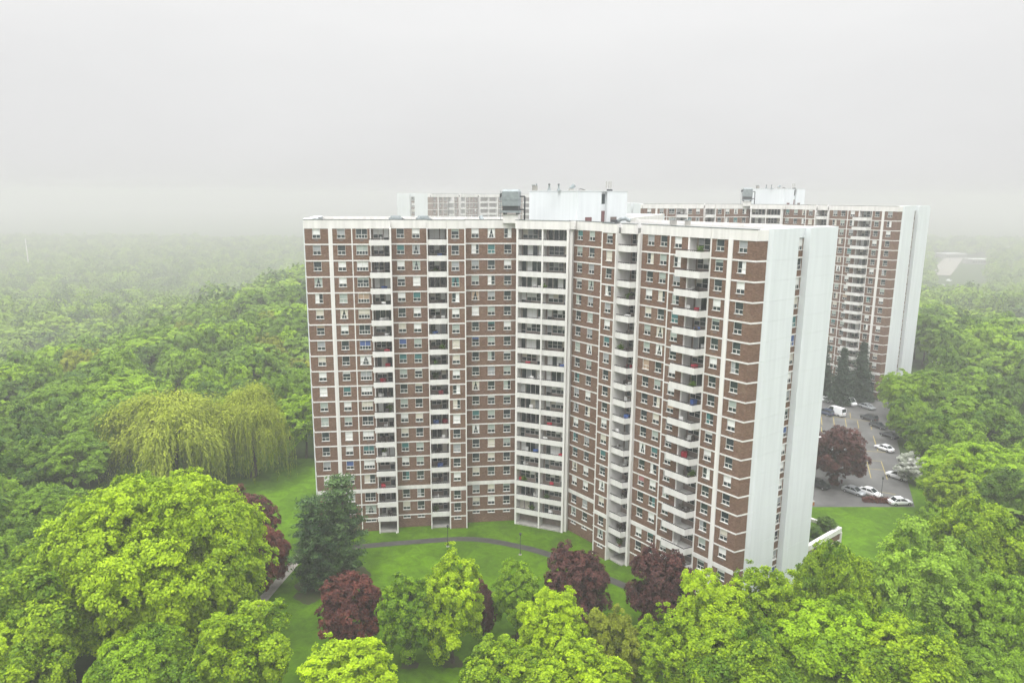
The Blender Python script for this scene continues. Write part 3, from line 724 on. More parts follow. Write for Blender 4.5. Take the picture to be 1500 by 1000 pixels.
LM = {'lime': leaf_mat('lime_leaf', (0.078, 0.17, 0.003), (0.43, 0.6, 0.003), 0.34),
      'fresh': leaf_mat('fresh_leaf', (0.06, 0.145, 0.004), (0.335, 0.53, 0.005), 0.33),
      'green': leaf_mat('green_leaf', (0.042, 0.112, 0.006), (0.245, 0.41, 0.01), 0.3),
      'deep': leaf_mat('deep_green_leaf', (0.026, 0.074, 0.008), (0.145, 0.265, 0.012), 0.26),
      'olive': leaf_mat('olive_leaf', (0.08, 0.11, 0.008), (0.29, 0.34, 0.014), 0.26),
      'pale': leaf_mat('pale_leaf', (0.075, 0.16, 0.012), (0.31, 0.49, 0.035), 0.28),
      'copper': leaf_mat('copper_leaf', (0.022, 0.008, 0.008), (0.125, 0.042, 0.034), 0.15),
      'rust': leaf_mat('rust_leaf', (0.05, 0.013, 0.011), (0.2, 0.055, 0.036), 0.18),
      'pine': leaf_mat('pine_needle', (0.016, 0.05, 0.018), (0.105, 0.19, 0.05), 0.12),
      'spruce': leaf_mat('spruce_needle', (0.022, 0.046, 0.028), (0.060, 0.095, 0.055), 0.1),
      'willow': leaf_mat('willow_leaf', (0.17, 0.225, 0.01), (0.4, 0.47, 0.03), 0.34),
      'blossom': leaf_mat('blossom', (0.36, 0.4, 0.3), (0.8, 0.78, 0.78), 0.3)}

PROTO = {}
def proto(kind, i, R, H, crown, trunk): PROTO.setdefault(kind, []).append((crown, trunk, R, H))
def rngs(s): return np.random.default_rng(s)
for i in range(3):      # dense rounded maple
    r_ = rngs(10 + i); P, N, V = broad_pts(r_, 7.0, 15.0, 2.6, 62, 26, 66, low=-0.62, clump=0.10, lobe=0.27)
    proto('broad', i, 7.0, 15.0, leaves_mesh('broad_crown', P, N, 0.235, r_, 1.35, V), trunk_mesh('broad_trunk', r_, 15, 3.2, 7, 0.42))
r_ = rngs(20); P, N, V = broad_pts(r_, 16.0, 24.0, 3.0, 180, 32, 60, low=-0.65, clump=0.052, lobe=0.178)
proto('giant', 0, 16.0, 24.0, leaves_mesh('giant_crown', P, N, 0.28, r_, 1.35, V), trunk_mesh('giant_trunk', r_, 24, 4, 16, 0.8, 12))
for i in range(3):      # looser, upright young foliage with gaps
    r_ = rngs(30 + i); P, N, V = broad_pts(r_, 5.2, 14.0, 1.8, 36, 17, 66, upright=1.1, low=-0.8, clump=0.105, lobe=0.245)
    proto('airy', i, 5.2, 14.0, leaves_mesh('airy_crown', P, N, 0.195, r_, 1.5, V), trunk_mesh('airy_trunk', r_, 14, 2.5, 5.2, 0.26, 9))
for i in range(2):      # tall open tree with visible limbs
    r_ = rngs(50 + i); P, N, V = broad_pts(r_, 6.5, 19.0, 5.0, 30, 16, 66, upright=0.9, low=-0.7, clump=0.11, lobe=0.26)
    proto('open', i, 6.5, 19.0, leaves_mesh('open_crown', P, N, 0.22, r_, 1.5, V), trunk_mesh('open_trunk', r_, 19, 5, 6.5, 0.36, 11))
for i in range(2):      # copper beech / plum: ovate and dense
    r_ = rngs(70 + i); P, N, V = broad_pts(r_, 4.8, 12.0, 1.2, 46, 20, 56, upright=0.6, low=-0.85, clump=0.105, lobe=0.25)
    proto('copper', i, 4.8, 12.0, leaves_mesh('copper_crown', P, N, 0.19, r_, 1.4, V), trunk_mesh('copper_trunk', r_, 12, 1.8, 4.8, 0.3))
for i in range(5):      # woodland tree, seen from farther off
    r_ = rngs(90 + i); P, N, V = broad_pts(r_, 6.0, 15.0, 3.0, 28, 18, 30, upright=0.2 * (i % 3), low=-0.45, clump=0.14, lobe=0.32, jit=0.34)
    proto('wood', i, 6.0, 15.0, leaves_mesh('woodland_crown', P, N, 0.40, r_, 1.3, V), trunk_mesh('woodland_trunk', r_, 15, 4, 6, 0.3, 5))
def pine_pts(rng, R, H, base, n_whorl, conic):
    P, N, V = [], [], []
    for i in range(n_whorl):
        t = i / (n_whorl - 1); z = base + (H - base) * t
        rr = R * ((1 - t) ** 0.9 * 1.0 + 0.05 if conic else (0.35 + 0.65 * math.sin(math.pi * min(1, (1 - t) * 0.72 + 0.14))) * (1 - 0.55 * t * t))
        nb = max(5, int(9 * (rr / R) ** 0.5 + 2))
        for j in range(nb):
            a = 6.283 * j / nb + rng.uniform(0, 1.2) + i; L_ = rr * rng.uniform(0.7, 1.12); tone = rng.normal() * (0.15 if conic else 0.22)
            for k in range(max(3, int(L_ / (0.75 if not conic else 0.45)))):
                s = (k + 0.7) / max(3, int(L_ / 0.5)); s = min(s, 1.0)
                c = np.array([math.cos(a) * L_ * s, math.sin(a) * L_ * s, z - (0.30 * L_ * s * s if conic else -0.10 * L_ * s) + rng.normal() * 0.12])
                m_ = int(40 if not conic else 16); w_ = 0.34 * (0.6 + s * 0.7)
                o = rng.normal(size=(m_, 3)) * np.array([w_, w_, w_ * 0.45]) * (0.95 if not conic else 0.9)
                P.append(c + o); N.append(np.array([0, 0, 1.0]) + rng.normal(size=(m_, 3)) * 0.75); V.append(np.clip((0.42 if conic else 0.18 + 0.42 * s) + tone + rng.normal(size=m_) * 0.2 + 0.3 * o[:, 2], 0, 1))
    return np.vstack(P), np.vstack(N), np.hstack(V)
for i in range(2):
    r_ = rngs(120 + i); P, N, V = pine_pts(r_, 5.0, 15.0, 1.0, 13, False)
    proto('pine', i, 5.0, 15.0, leaves_mesh('pine_crown', P, N, 0.15, r_, 3.2, V), trunk_mesh('pine_trunk', r_, 15, 9, 1.0, 0.30, 6))
r_ = rngs(130); P, N, V = pine_pts(r_, 3.0, 14.0, 0.8, 22, True)
proto('spruce', 0, 3.0, 14.0, leaves_mesh('spruce_crown', P, N, 0.24, r_, 2.4, V), trunk_mesh('spruce_trunk', r_, 20, 9, 0.4, 0.22, 2))
def willow_pts(rng, R, H):
    P, N, T, V = [], [], [], []
    OFF = [(0, 0, 0.63, 0.50), (0.45, 0.12, 0.50, 0.42), (-0.42, 0.25, 0.54, 0.42), (0.05, -0.48, 0.47, 0.42), (-0.35, -0.35, 0.42, 0.38)]
    D = fib(190, rng); D = D[D[:, 2] > -0.1]; D = unit_v(D + rng.normal(size=D.shape) * 0.12)
    for d in D:
        oc = OFF[rng.integers(len(OFF))]; rl_ = R * oc[3]
        c = d * np.array([rl_, rl_, H * 0.34]) * rng.uniform(0.8, 1.06) + np.array([oc[0] * R, oc[1] * R, H * oc[2]]); tone = rng.normal() * 0.13
        dome = rng.normal(size=(170, 3)) * np.array([R * 0.09, R * 0.09, 0.5]); dome[:, 2] -= 0.035 * (dome[:, 0] ** 2 + dome[:, 1] ** 2)
        P.append(c + dome + np.array([0, 0, 0.5])); T.append(unit_v(dome * np.array([1, 1, 0.0]) + 1e-3) + np.array([0, 0, -0.5])); N.append(np.array([0, 0, 1.0]) + d * 0.5 + rng.normal(size=(170, 3)) * 0.4); V.append(np.clip(0.72 + tone + rng.normal(size=170) * 0.15, 0, 1))
        for _ in range(26):                              # hanging strands from each bough end
            q = c + rng.normal(size=3) * np.array([R * 0.10, R * 0.10, 0.5]); out = unit_v(np.array([q[0], q[1], 0.0]) + 1e-6)
            ln = rng.uniform(1.2, 0.40 * H) * (1.15 - 0.85 * max(d[2], 0)); k = int(ln / 0.24) + 2; s = np.linspace(0, 1, k)[:, None]
            ln = min(ln, max(0.8, q[2] - 0.6))
            p = q + out * (0.9 * np.sqrt(s) * (1 - 0.3 * s)) * 1.3 + np.array([0, 0, -1.0]) * (ln * s ** 1.4) + rng.normal(size=(k, 3)) * 0.07
            P.append(p); T.append(np.tile(np.array([0, 0, -1.0]), (k, 1)) + out * (0.9 * (1 - s))); N.append(np.tile(out, (k, 1)) + np.array([0, 0, 0.5]) * (1 - s) + rng.normal(size=(k, 3)) * 0.5)
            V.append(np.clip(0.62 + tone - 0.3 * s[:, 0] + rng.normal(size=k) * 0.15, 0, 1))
    return np.vstack(P), np.vstack(N), np.vstack(T), np.hstack(V)
for i in range(2):
    r_ = rngs(140 + i); P, N, T, V = willow_pts(r_, 9.0, 14.0)
    proto('willow', i, 9.0, 14.0, leaves_mesh('willow_crown', P, N, 0.17, r_, 2.4, V, T), trunk_mesh('willow_trunk', r_, 14, 3, 8, 0.6, 8))

used_spots = []
def plant(name, kind, colour, X, Y, height, width, label, cat='tree', group=None, rz=None, var=None, z=None):
    pr = PROTO[kind]; cr, tk, R, H = pr[rnd.randrange(len(pr)) if var is None else var % len(pr)]
    zg = gz(X, Y) if z is None else z
    t = empty(name, (X, Y, zg), rnd.uniform(0, 6.28) if rz is None else rz); tag(t, label, cat, group)
    kx, kz = {'giant': (1.08, 1.04), 'airy': (1.04, 1.05), 'copper': (1.08, 1.05), 'broad': (1.12, 1.05), 'open': (1.1, 1.05), 'wood': (1.15, 1.07), 'pine': (1.0, 1.03)}.get(kind, (1.05, 1.0))
    s = width / 2 / (R * kx); t.scale = (s, s, height / H / kz)
    c = link('crown', cr, t)
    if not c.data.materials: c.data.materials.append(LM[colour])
    c.material_slots[0].link = 'OBJECT'; c.material_slots[0].material = LM[colour]
    link('trunk', tk, t)
    used_spots.append((X, Y, width / 2)); return t
def tree_px(name, kind, colour, px, py, wpx, h, label, group=None, cat='tree', rz=None, var=None):
    """a tree whose top stands at photo pixel (px, py), h metres tall, crown wpx wide in the photo"""
    zg = 0.0
    for _ in range(30): X, Y = at(px, py, zg + h * 0.97); zg = 0.5 * zg + 0.5 * gz(X, Y)
    w = wpx * depth_of(Y, zg + h * 0.6) / FPX
    return plant(name, kind, colour, X, Y, h, w, label, cat, group, rz, var)
NEAR = [
 # name, kind, colour, top px, width px, height, label
 ('maple_tree', 'giant', 'lime', 222, 699, 352, 25, 'huge rounded lime green maple filling the lower left corner'),
 ('maple_tree', 'broad', 'lime', 42, 812, 220, 19, 'green maple pressed against the left side of the huge lime maple'),
 ('maple_tree', 'broad', 'lime', 20, 900, 170, 15, 'bright lime maple at the bottom left corner of the photo'),
 ('maple_tree', 'airy', 'lime', 345, 885, 165, 16, 'bright yellow-green tree below the right side of the huge lime maple'),
 ('maple_tree', 'broad', 'fresh', 200, 928, 170, 13, 'mid green tree below the huge lime maple, at the bottom edge'),
 ('plum_tree', 'copper', 'rust', 356, 713, 92, 13, 'rusty red tree peeking out behind the huge lime maple, upper one'),
 ('plum_tree', 'copper', 'rust', 386, 768, 76, 11, 'rusty red tree peeking out behind the huge lime maple, lower one beside the walkway'),
 ('pine_tree', 'pine', 'pine', 495, 704, 124, 17, 'dark green pine in front of the left end of the tower, taller of two'),
 ('pine_tree', 'pine', 'pine', 457, 733, 112, 15, 'dark green pine beside the pale walkway, shorter of two'),
 ('copper_beech', 'copper', 'rust', 512, 836, 106, 12, 'reddish copper tree alone on the lawn nearest the pines'),
 ('young_tree', 'airy', 'fresh', 597, 842, 98, 13, 'light green airy tree just right of the reddish copper tree'),
 ('young_tree', 'airy', 'lime', 662, 814, 112, 15.5, 'taller lime airy tree in the middle of the front row'),
 ('plum_tree', 'copper', 'copper', 708, 852, 44, 9, 'narrow dark purple tree half hidden behind the taller lime tree'),
 ('young_tree', 'airy', 'lime', 515, 940, 150, 12, 'yellow-green tree below the reddish copper tree, at the bottom edge'),
 ('young_tree', 'airy', 'fresh', 758, 822, 84, 12, 'light green airy tree left of the dark copper tree by the path'),
 ('young_tree', 'airy', 'lime', 812, 862, 110, 14, 'lime tree in front of the dark copper tree by the path'),
 ('copper_beech', 'copper', 'copper', 845, 795, 104, 13.5, 'dark copper tree at the bend of the asphalt path'),
 ('young_tree', 'airy', 'olive', 900, 888, 100, 13, 'olive green airy tree between the two dark copper trees'),
 ('young_tree', 'airy', 'lime', 735, 935, 130, 12, 'lime tree at the bottom edge below the middle of the front row'),
 ('young_tree', 'airy', 'lime', 850, 940, 150, 13, 'wide lime tree at the bottom edge below the dark copper tree'),
 ('copper_beech', 'copper', 'copper', 972, 797, 106, 14, 'dark copper tree touching the foot of the right wing'),
 ('young_tree', 'airy', 'lime', 1045, 838, 135, 16, 'lime tree right of the copper tree under the right wing'),
 ('young_tree', 'airy', 'lime', 1132, 831, 128, 16, 'lime tree hiding the foot of the white end wall'),
 ('young_tree', 'airy', 'lime', 985, 905, 130, 13, 'lime tree in front of the copper tree under the right wing'),
 ('maple_tree', 'broad', 'lime', 1085, 925, 190, 14, 'broad yellow-green tree at the bottom edge below the white end wall'),
 ('maple_tree', 'broad', 'lime', 1230, 798, 128, 18, 'bright drooping lime tree beside the white end wall'),
 ('maple_tree', 'broad', 'fresh', 1225, 890, 190, 14, 'green tree under the bright drooping lime tree'),
 ('ash_tree', 'open', 'pale', 1345, 762, 150, 22, 'tall pale ash with bare dark limbs showing through its crown'),
 ('maple_tree', 'broad', 'lime', 1340, 918, 200, 15, 'rounded lime green tree at the bottom right below the tall pale ash'),
 ('maple_tree', 'broad', 'lime', 1445, 735, 150, 19, 'lime green rounded tree right of the tall pale ash'),
 ('maple_tree', 'broad', 'green', 1475, 845, 150, 17, 'green tree at the right edge below the lime green rounded tree'),
 ('maple_tree', 'broad', 'green', 1465, 945, 140, 12, 'dark green tree in the bottom right corner'),
 ('crab_apple_tree', 'copper', 'blossom', 1350, 660, 66, 7.5, 'whitish blossoming tree at the edge of the car park'),
 ('plum_tree', 'copper', 'copper', 1233, 620, 88, 14, 'tall purple red tree at the near end of the car park'),
 ('spruce_tree', 'spruce', 'spruce', 1208, 503, 42, 16.7, 'dark spruce before the foggy tower, nearest the white end wall'),
 ('spruce_tree', 'spruce', 'spruce', 1237, 514, 38, 15.8, 'dark spruce before the foggy tower, shortest of the three'),
 ('spruce_tree', 'spruce', 'spruce', 1266, 506, 42, 16.6, 'dark spruce before the foggy tower, nearest the leafy trees on the right'),
 ('maple_tree', 'broad', 'fresh', 1332, 545, 84, 14, 'light green tree at the foot of the white end of the foggy tower'),
 ('maple_tree', 'broad', 'fresh', 1368, 543, 110, 15, 'light green rounded tree right of the foggy tower'),
 ('maple_tree', 'broad', 'fresh', 1338, 583, 76, 12, 'light green tree overhanging the dark parked cars'),
 ('maple_tree', 'broad', 'fresh', 1390, 610, 115, 15, 'large light green tree right of the car park'),
 ('maple_tree', 'broad', 'green', 1440, 580, 130, 17, 'green tree in the woods at the right, above the large light green one'),
 ('maple_tree', 'broad', 'fresh', 1440, 650, 150, 16, 'wide green tree at the right between the car park and the photo edge'),
 ('maple_tree', 'airy', 'lime', 1412, 675, 100, 14, 'lime tree just right of the whitish blossoming tree'),
 ('maple_tree', 'broad', 'green', 1382, 742, 80, 11, 'green tree at the near corner of the car park below the blossoms'),
 ('maple_tree', 'broad', 'deep', 1490, 690, 110, 15, 'dark green tree at the right edge level with the car park'),
 ('maple_tree', 'broad', 'green', 1405, 800, 110, 14, 'green tree between the tall pale ash and the right edge'),
 ('willow_tree', 'willow', 'willow', 245, 578, 222, 20, 'larger golden green weeping willow behind the huge lime maple'),
 ('willow_tree', 'willow', 'willow', 362, 570, 140, 20, 'smaller golden green weeping willow beside the left lawn'),
 ('maple_tree', 'broad', 'green', 418, 543, 96, 18, 'green tree close beside the left end of the tower, behind the willows'),
 ('maple_tree', 'broad', 'deep', 432, 458, 96, 20, 'taller dark green tree close beside the left end of the tower'),
 ('ash_tree', 'open', 'green', 98, 628, 135, 17, 'green tree with a dark bare trunk showing, left of the larger willow'),
 ('maple_tree', 'broad', 'green', 25, 640, 140, 16, 'green tree at the left edge beside the tree with a bare trunk'),
 ('maple_tree', 'broad', 'green', 60, 712, 150, 15, 'green tree at the left between the bare trunk and the huge maple'),
 ('maple_tree', 'broad', 'green', 5, 745, 130, 14, 'green tree at the left edge above the corner maple'),
 ('maple_tree', 'broad', 'fresh', 235, 488, 150, 17, 'bright green rounded tree in the woods above the larger willow'),
 ('maple_tree', 'broad', 'fresh', 175, 545, 160, 17, 'broad green tree just behind the larger willow'),
 ('maple_tree', 'broad', 'green', 90, 560, 130, 17, 'green tree left of the broad one behind the larger willow'),
 ('maple_tree', 'broad', 'green', 195, 498, 66, 15, 'dark rounded tree left of the bright green one above the willow'),
]
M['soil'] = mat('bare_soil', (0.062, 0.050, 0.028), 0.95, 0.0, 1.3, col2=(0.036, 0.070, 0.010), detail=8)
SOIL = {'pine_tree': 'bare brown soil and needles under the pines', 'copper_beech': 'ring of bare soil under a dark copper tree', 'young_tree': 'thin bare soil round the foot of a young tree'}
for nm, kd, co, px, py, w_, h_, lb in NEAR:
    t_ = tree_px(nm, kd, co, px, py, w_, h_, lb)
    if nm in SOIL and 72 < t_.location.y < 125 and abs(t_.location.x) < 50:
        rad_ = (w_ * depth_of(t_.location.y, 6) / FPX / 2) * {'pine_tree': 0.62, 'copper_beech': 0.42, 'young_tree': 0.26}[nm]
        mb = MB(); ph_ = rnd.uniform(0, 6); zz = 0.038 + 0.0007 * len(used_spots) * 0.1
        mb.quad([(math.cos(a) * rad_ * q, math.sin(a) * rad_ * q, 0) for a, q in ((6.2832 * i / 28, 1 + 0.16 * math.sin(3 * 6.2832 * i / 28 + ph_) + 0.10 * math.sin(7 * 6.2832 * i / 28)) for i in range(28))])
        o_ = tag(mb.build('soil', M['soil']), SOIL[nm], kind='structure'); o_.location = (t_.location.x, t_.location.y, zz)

# woods: individual trees out to a few hundred metres, the rest one mass in the fog
def hidden_zone(x, y):
    if -86 < x < 66 and 72 < y < 158 and not (x < -52 and (y < 112)): return True          # lawns
    if 60 < x < 100 and 112 < y < 150 or 60 < x < 74 and 72 < y < 150: return True
    if -46 < x < 62 and 92 < y < 200: return True
    if 62 < x < 118 and 140 < y < 215: return True                                         # car park
    if 35 < x < 140 and 203 < y < 310: return True                                         # second tower
    return False
cand = []
rr_ = random.Random(5)
yrows = [60.0]
while yrows[-1] < 1800: yrows.append(yrows[-1] + (9.0 if yrows[-1] < 240 else 12.5 if yrows[-1] < 500 else 16))
for yy in yrows:
    step = 9.8 if yy < 240 else 14.0 if yy < 500 else 17.0
    for xx in np.arange(-1.05 * yy - 20, 1.05 * yy + 20, step):
        x = xx + rr_.uniform(-4.5, 4.5); y = yy + rr_.uniform(-4.5, 4.5)
        if rr_.random() < 0.09: continue
        if hidden_zone(x, y): continue
        zg_ = gz(x, y); px, py = to_px(x, y, zg_ + 12)
        if px < -120 or px > 1620 or py > 1150: continue
        bx_, by_ = to_px(x, y, zg_)
        if 1362 < bx_ < 1450 and 372 < by_ < 446: continue                                   # clearing round the far road
        if 455 < px < 1190 and y > 100: continue                                             # behind the tower
        if y < 100 and (x > -60 and x < 70): continue
        if any((x - a) ** 2 + (y - b) ** 2 < (0.8 * r + 2.5) ** 2 for a, b, r in used_spots[:len(NEAR)]): continue
        cand.append((x, y, px, py))
cand.sort(key=lambda c: c[0] ** 2 + c[1] ** 2)
inview = [c for c in cand if -70 < c[2] < 1570]
single = inview[:205]; ss = set(single)
mass = [c for c in cand if c not in ss]
ADJ = {'fresh': 'light green', 'green': 'mid green', 'deep': 'dark green', 'olive': 'yellowish olive', 'pale': 'pale green', 'lime': 'lime green'}
for x, y, px, py in single:
    co = rr_.choices(['fresh', 'green', 'deep', 'olive', 'pale'], [36, 38, 9, 8, 9])[0]
    big = 1 + 0.45 * min(1, max(0, (y - 180) / 150)); h_ = rr_.uniform(12, 18) * (1 + (big - 1) * .6); w_ = rr_.uniform(8.5, 17) * big
    shape = 'tall' if h_ / w_ > 1.45 else 'wide' if h_ / w_ < 1.1 else 'rounded'
    if px < 600: zone = ('at the edge of the left lawn' if x > -95 and y < 185 else 'in the near part of the left woods' if y < 190 else 'halfway up the left woods' if y < 260 else 'in the foggy upper left woods')
    else: zone = ('in the right woods near the car park' if y < 190 else 'in the right woods beside the foggy tower' if y < 260 else 'in the foggy right woods past the second tower')
    t = plant('woodland_tree', 'wood' if y > 150 else 'broad', co, x, y, h_, w_, f'{ADJ[co]} {shape} tree {zone}', 'tree', f'{ADJ[co]} {shape} trees {zone}')
# mass of distant trees as ONE object: many small crowns merged
def mass_mesh():
    rng = rngs(300); tmpl = []
    for i in range(6):
        r_ = rngs(310 + i); P, N, V = broad_pts(r_, 6.0, 14.0, 2.0, 20, 12, 9, upright=0.15 * (i % 3), low=-0.3, clump=0.22, lobe=0.40, jit=0.3)
        me = leaves_mesh('tmp', P, N, 0.95, r_, 1.2, V); co = np.empty(len(me.vertices) * 3, np.float32); me.vertices.foreach_get('co', co)
        tmpl.append((co.reshape(-1, 3), V)); bpy.data.meshes.remove(me)
    VV, AA = [], []
    for i, (x, y, px, py) in enumerate(mass):
        co, V = tmpl[rng.integers(6)]
        if y > 450: co, V = co.reshape(-1, 4, 3)[::2].reshape(-1, 3), V[::2]
        a = rng.uniform(0, 6.28); s = rng.uniform(0.9, 2.0); h_ = rng.uniform(0.85, 1.6) * (1.25 if y > 450 else 1)
        c_, s_ = math.cos(a) * s, math.sin(a) * s
        q = np.stack([co[:, 0] * c_ - co[:, 1] * s_ + x, co[:, 0] * s_ + co[:, 1] * c_ + y, co[:, 2] * h_ + gz(x, y)], -1)
        VV.append(q); AA.append(np.clip(V + rng.normal() * 0.22, 0, 1))
    Vt = np.vstack(VV); n = len(Vt) // 4; me = bpy.data.meshes.new('distant_woods')
    me.vertices.add(4 * n); me.vertices.foreach_set('co', Vt.ravel().astype(np.float32))
    me.loops.add(4 * n); me.loops.foreach_set('vertex_index', np.arange(4 * n, dtype=np.int32))
    me.polygons.add(n); me.polygons.foreach_set('loop_start', np.arange(0, 4 * n, 4, dtype=np.int32)); me.polygons.foreach_set('loop_total', np.full(n, 4, dtype=np.int32))
    at_ = me.attributes.new('leafvar', 'FLOAT', 'FACE'); at_.data.foreach_set('value', np.hstack(AA).astype(np.float32))
    me.materials.append(leaf_mat('distant_leaf', (0.045, 0.11, 0.009), (0.31, 0.47, 0.014), 0.30)); me.update(calc_edges=True); return me
tag(link('distant_woods', mass_mesh()), 'mass of green woodland fading into the fog', kind='stuff')
print('trees', len(NEAR), len(single), len(mass))

# ------------------------------------------------------------------ car park
zl = lambda x, y: gz(x, y) + 0.06
def pxg(px, py, z=None):
    z_ = 0.8 if z is None else z
    for _ in range(30): X, Y = at(px, py, z_); z_ = 0.5 * z_ + 0.5 * (gz(X, Y) + 0.06)
    return X, Y
LOT = [pxg(1150, 742), pxg(1340, 742), pxg(1296, 572), pxg(1150, 572)]
sheet('car_park', LOT, 0.05, M['asphalt'], 'wet grey asphalt car park with yellow bay lines', 20)
M['carwhite'] = mat('white_car_paint', (0.78, 0.79, 0.80), 0.3, coat=0.6); M['carblack'] = mat('dark_car_paint', (0.02, 0.022, 0.027), 0.3, coat=0.6)
M['cargrey'] = mat('silver_car_paint', (0.34, 0.36, 0.38), 0.35, coat=0.6, metal=0.4); M['carblue'] = mat('navy_car_paint', (0.03, 0.045, 0.09), 0.3, coat=0.6)
M['tyre'] = mat('tyre_rubber', (0.02, 0.02, 0.02), 0.9); M['rim'] = mat('wheel_rim', (0.45, 0.46, 0.47), 0.4, metal=0.7)
M['lamp'] = mat('headlight_glass', (0.65, 0.67, 0.68), 0.15, coat=0.5); M['tail'] = mat('tail_light', (0.30, 0.02, 0.02), 0.3, coat=0.5)
M['cargl'] = mat('car_glass', (0.02, 0.026, 0.03), 0.08, spec=0.6)
def car(name, kind, paint, X, Y, rz, label, cat='car', group=None):
    """body lofted along its length; forward is +x"""
    t = empty(name, (X, Y, zl(X, Y)), rz); tag(t, label, cat, group)
    pr = {'sedan': dict(L=4.6, W=1.8, belt=0.92, cab=[(-1.75, 0.95), (-1.05, 1.42), (0.35, 1.45), (1.15, 0.97)], hood=0.80),
          'suv': dict(L=4.6, W=1.88, belt=1.05, cab=[(-2.15, 1.08), (-1.85, 1.68), (0.35, 1.70), (1.15, 1.10)], hood=0.98),
          'van': dict(L=5.4, W=2.0, belt=1.25, cab=[(-2.62, 1.27), (-2.5, 2.25), (1.25, 2.28), (2.1, 1.28)], hood=1.12)}[kind]
    L2, W2, B = pr['L'] / 2, pr['W'] / 2, pr['belt']
    rings = []
    for x_, w_, z0, z1 in ((-L2, .80, .38, B * .82), (-L2 + .12, .94, .26, B * .97), (-L2 * .6, 1, .22, B), (0.2, 1, .22, B), (L2 * .45, 1, .22, (B + pr['hood']) / 2), (L2 * .8, .97, .24, pr['hood'] * .95), (L2 - .1, .88, .28, pr['hood'] * .84), (L2, .74, .36, pr['hood'] * .70)):
        h_ = (z1 - z0)
        rings.append([(x_, s * W2 * w_ * f, z0 + h_ * q) for s, f, q in ((-1, .88, 0), (-1, 1, .35), (-1, .97, .8), (-1, .86, 1), (1, .86, 1), (1, .97, .8), (1, 1, .35), (1, .88, 0))])
    b = MB(); b.loft(rings)
    c = pr['cab']; wb, wt = W2 * 0.9, W2 * 0.74
    b.loft([[(c[1][0], -wt, c[1][1]), (c[1][0], wt, c[1][1]), (c[1][0] + .06, wt, c[1][1] - .06), (c[1][0] + .06, -wt, c[1][1] - .06)], [((c[1][0] + c[2][0]) / 2, -wt * 1.02, c[1][1] + .06), ((c[1][0] + c[2][0]) / 2, wt * 1.02, c[1][1] + .06), ((c[1][0] + c[2][0]) / 2, wt * 1.02, c[1][1] - .06), ((c[1][0] + c[2][0]) / 2, -wt * 1.02, c[1][1] - .06)], [(c[2][0], -wt, c[2][1]), (c[2][0], wt, c[2][1]), (c[2][0] - .06, wt, c[2][1] - .07), (c[2][0] - .06, -wt, c[2][1] - .07)]])
    for s in (-1, 1):                                       # pillars
        for (xa, za), (xb, zb) in ((c[0], c[1]), (c[3], c[2]), ((-0.35, B), (-0.4, c[1][1]))): b.tube((xa, s * wb, za - .04), (xb, s * wt, zb - .03), .055, .05, 6)
        if kind == 'van': b.loft([[(-2.6, s * wb * 1.0, 1.2), (0.2, s * wb * 1.0, 1.2), (0.2, s * (wt + .05), 2.26), (-2.5, s * (wt + .05), 2.22)], [(-2.6, s * (wb + .03), 1.2), (0.2, s * (wb + .03), 1.2), (0.2, s * (wt + .08), 2.26), (-2.5, s * (wt + .08), 2.22)]])
    b.build('body', paint, t)
    g_ = MB(); e = .03
    g_.loft([[(c[0][0] + e, -wb + e, c[0][1] - .1), (c[0][0] + e, wb - e, c[0][1] - .1), (c[3][0] - e, wb - e, c[3][1] - .1), (c[3][0] - e, -wb + e, c[3][1] - .1)], [(c[1][0] + e, -wt + e, c[1][1] - .03), (c[1][0] + e, wt - e, c[1][1] - .03), (c[2][0] - e, wt - e, c[2][1] - .03), (c[2][0] - e, -wt + e, c[2][1] - .03)]])
    g_.build('windows', M['cargl'], t)
    for x_ in (-L2 * .6, L2 * .62):
        for s in (-1, 1):
            w = empty_part('wheel', t)
            q = MB(); q.tube((x_, s * (W2 - .2), .32), (x_, s * (W2 + .01), .32), .32, .32, 16); q.build('tyre', M['tyre'], w)
            q = MB(); q.tube((x_, s * (W2 + .0), .32), (x_, s * (W2 + .025), .32), .2, .19, 12); q.build('rim', M['rim'], w)
    for s in (-1, 1):
        q = MB(); q.box(None, L2 - .16, L2 - .03, s * W2 * .42, s * W2 * .76, pr['hood'] * .62, pr['hood'] * .78); q.build('headlight', M['lamp'], t)
        q = MB(); q.box(None, -L2 - .02, -L2 + .1, s * W2 * .5, s * W2 * .78, B * .66, B * .82); q.build('tail_light', M['tail'], t)
    return t
def empty_part(name, parent):
    o = bpy.data.objects.new(name, None); COL.objects.link(o); o.parent = parent; o.empty_display_size = .2; return o
fwd = rad(-64)                                               # bays run towards the camera
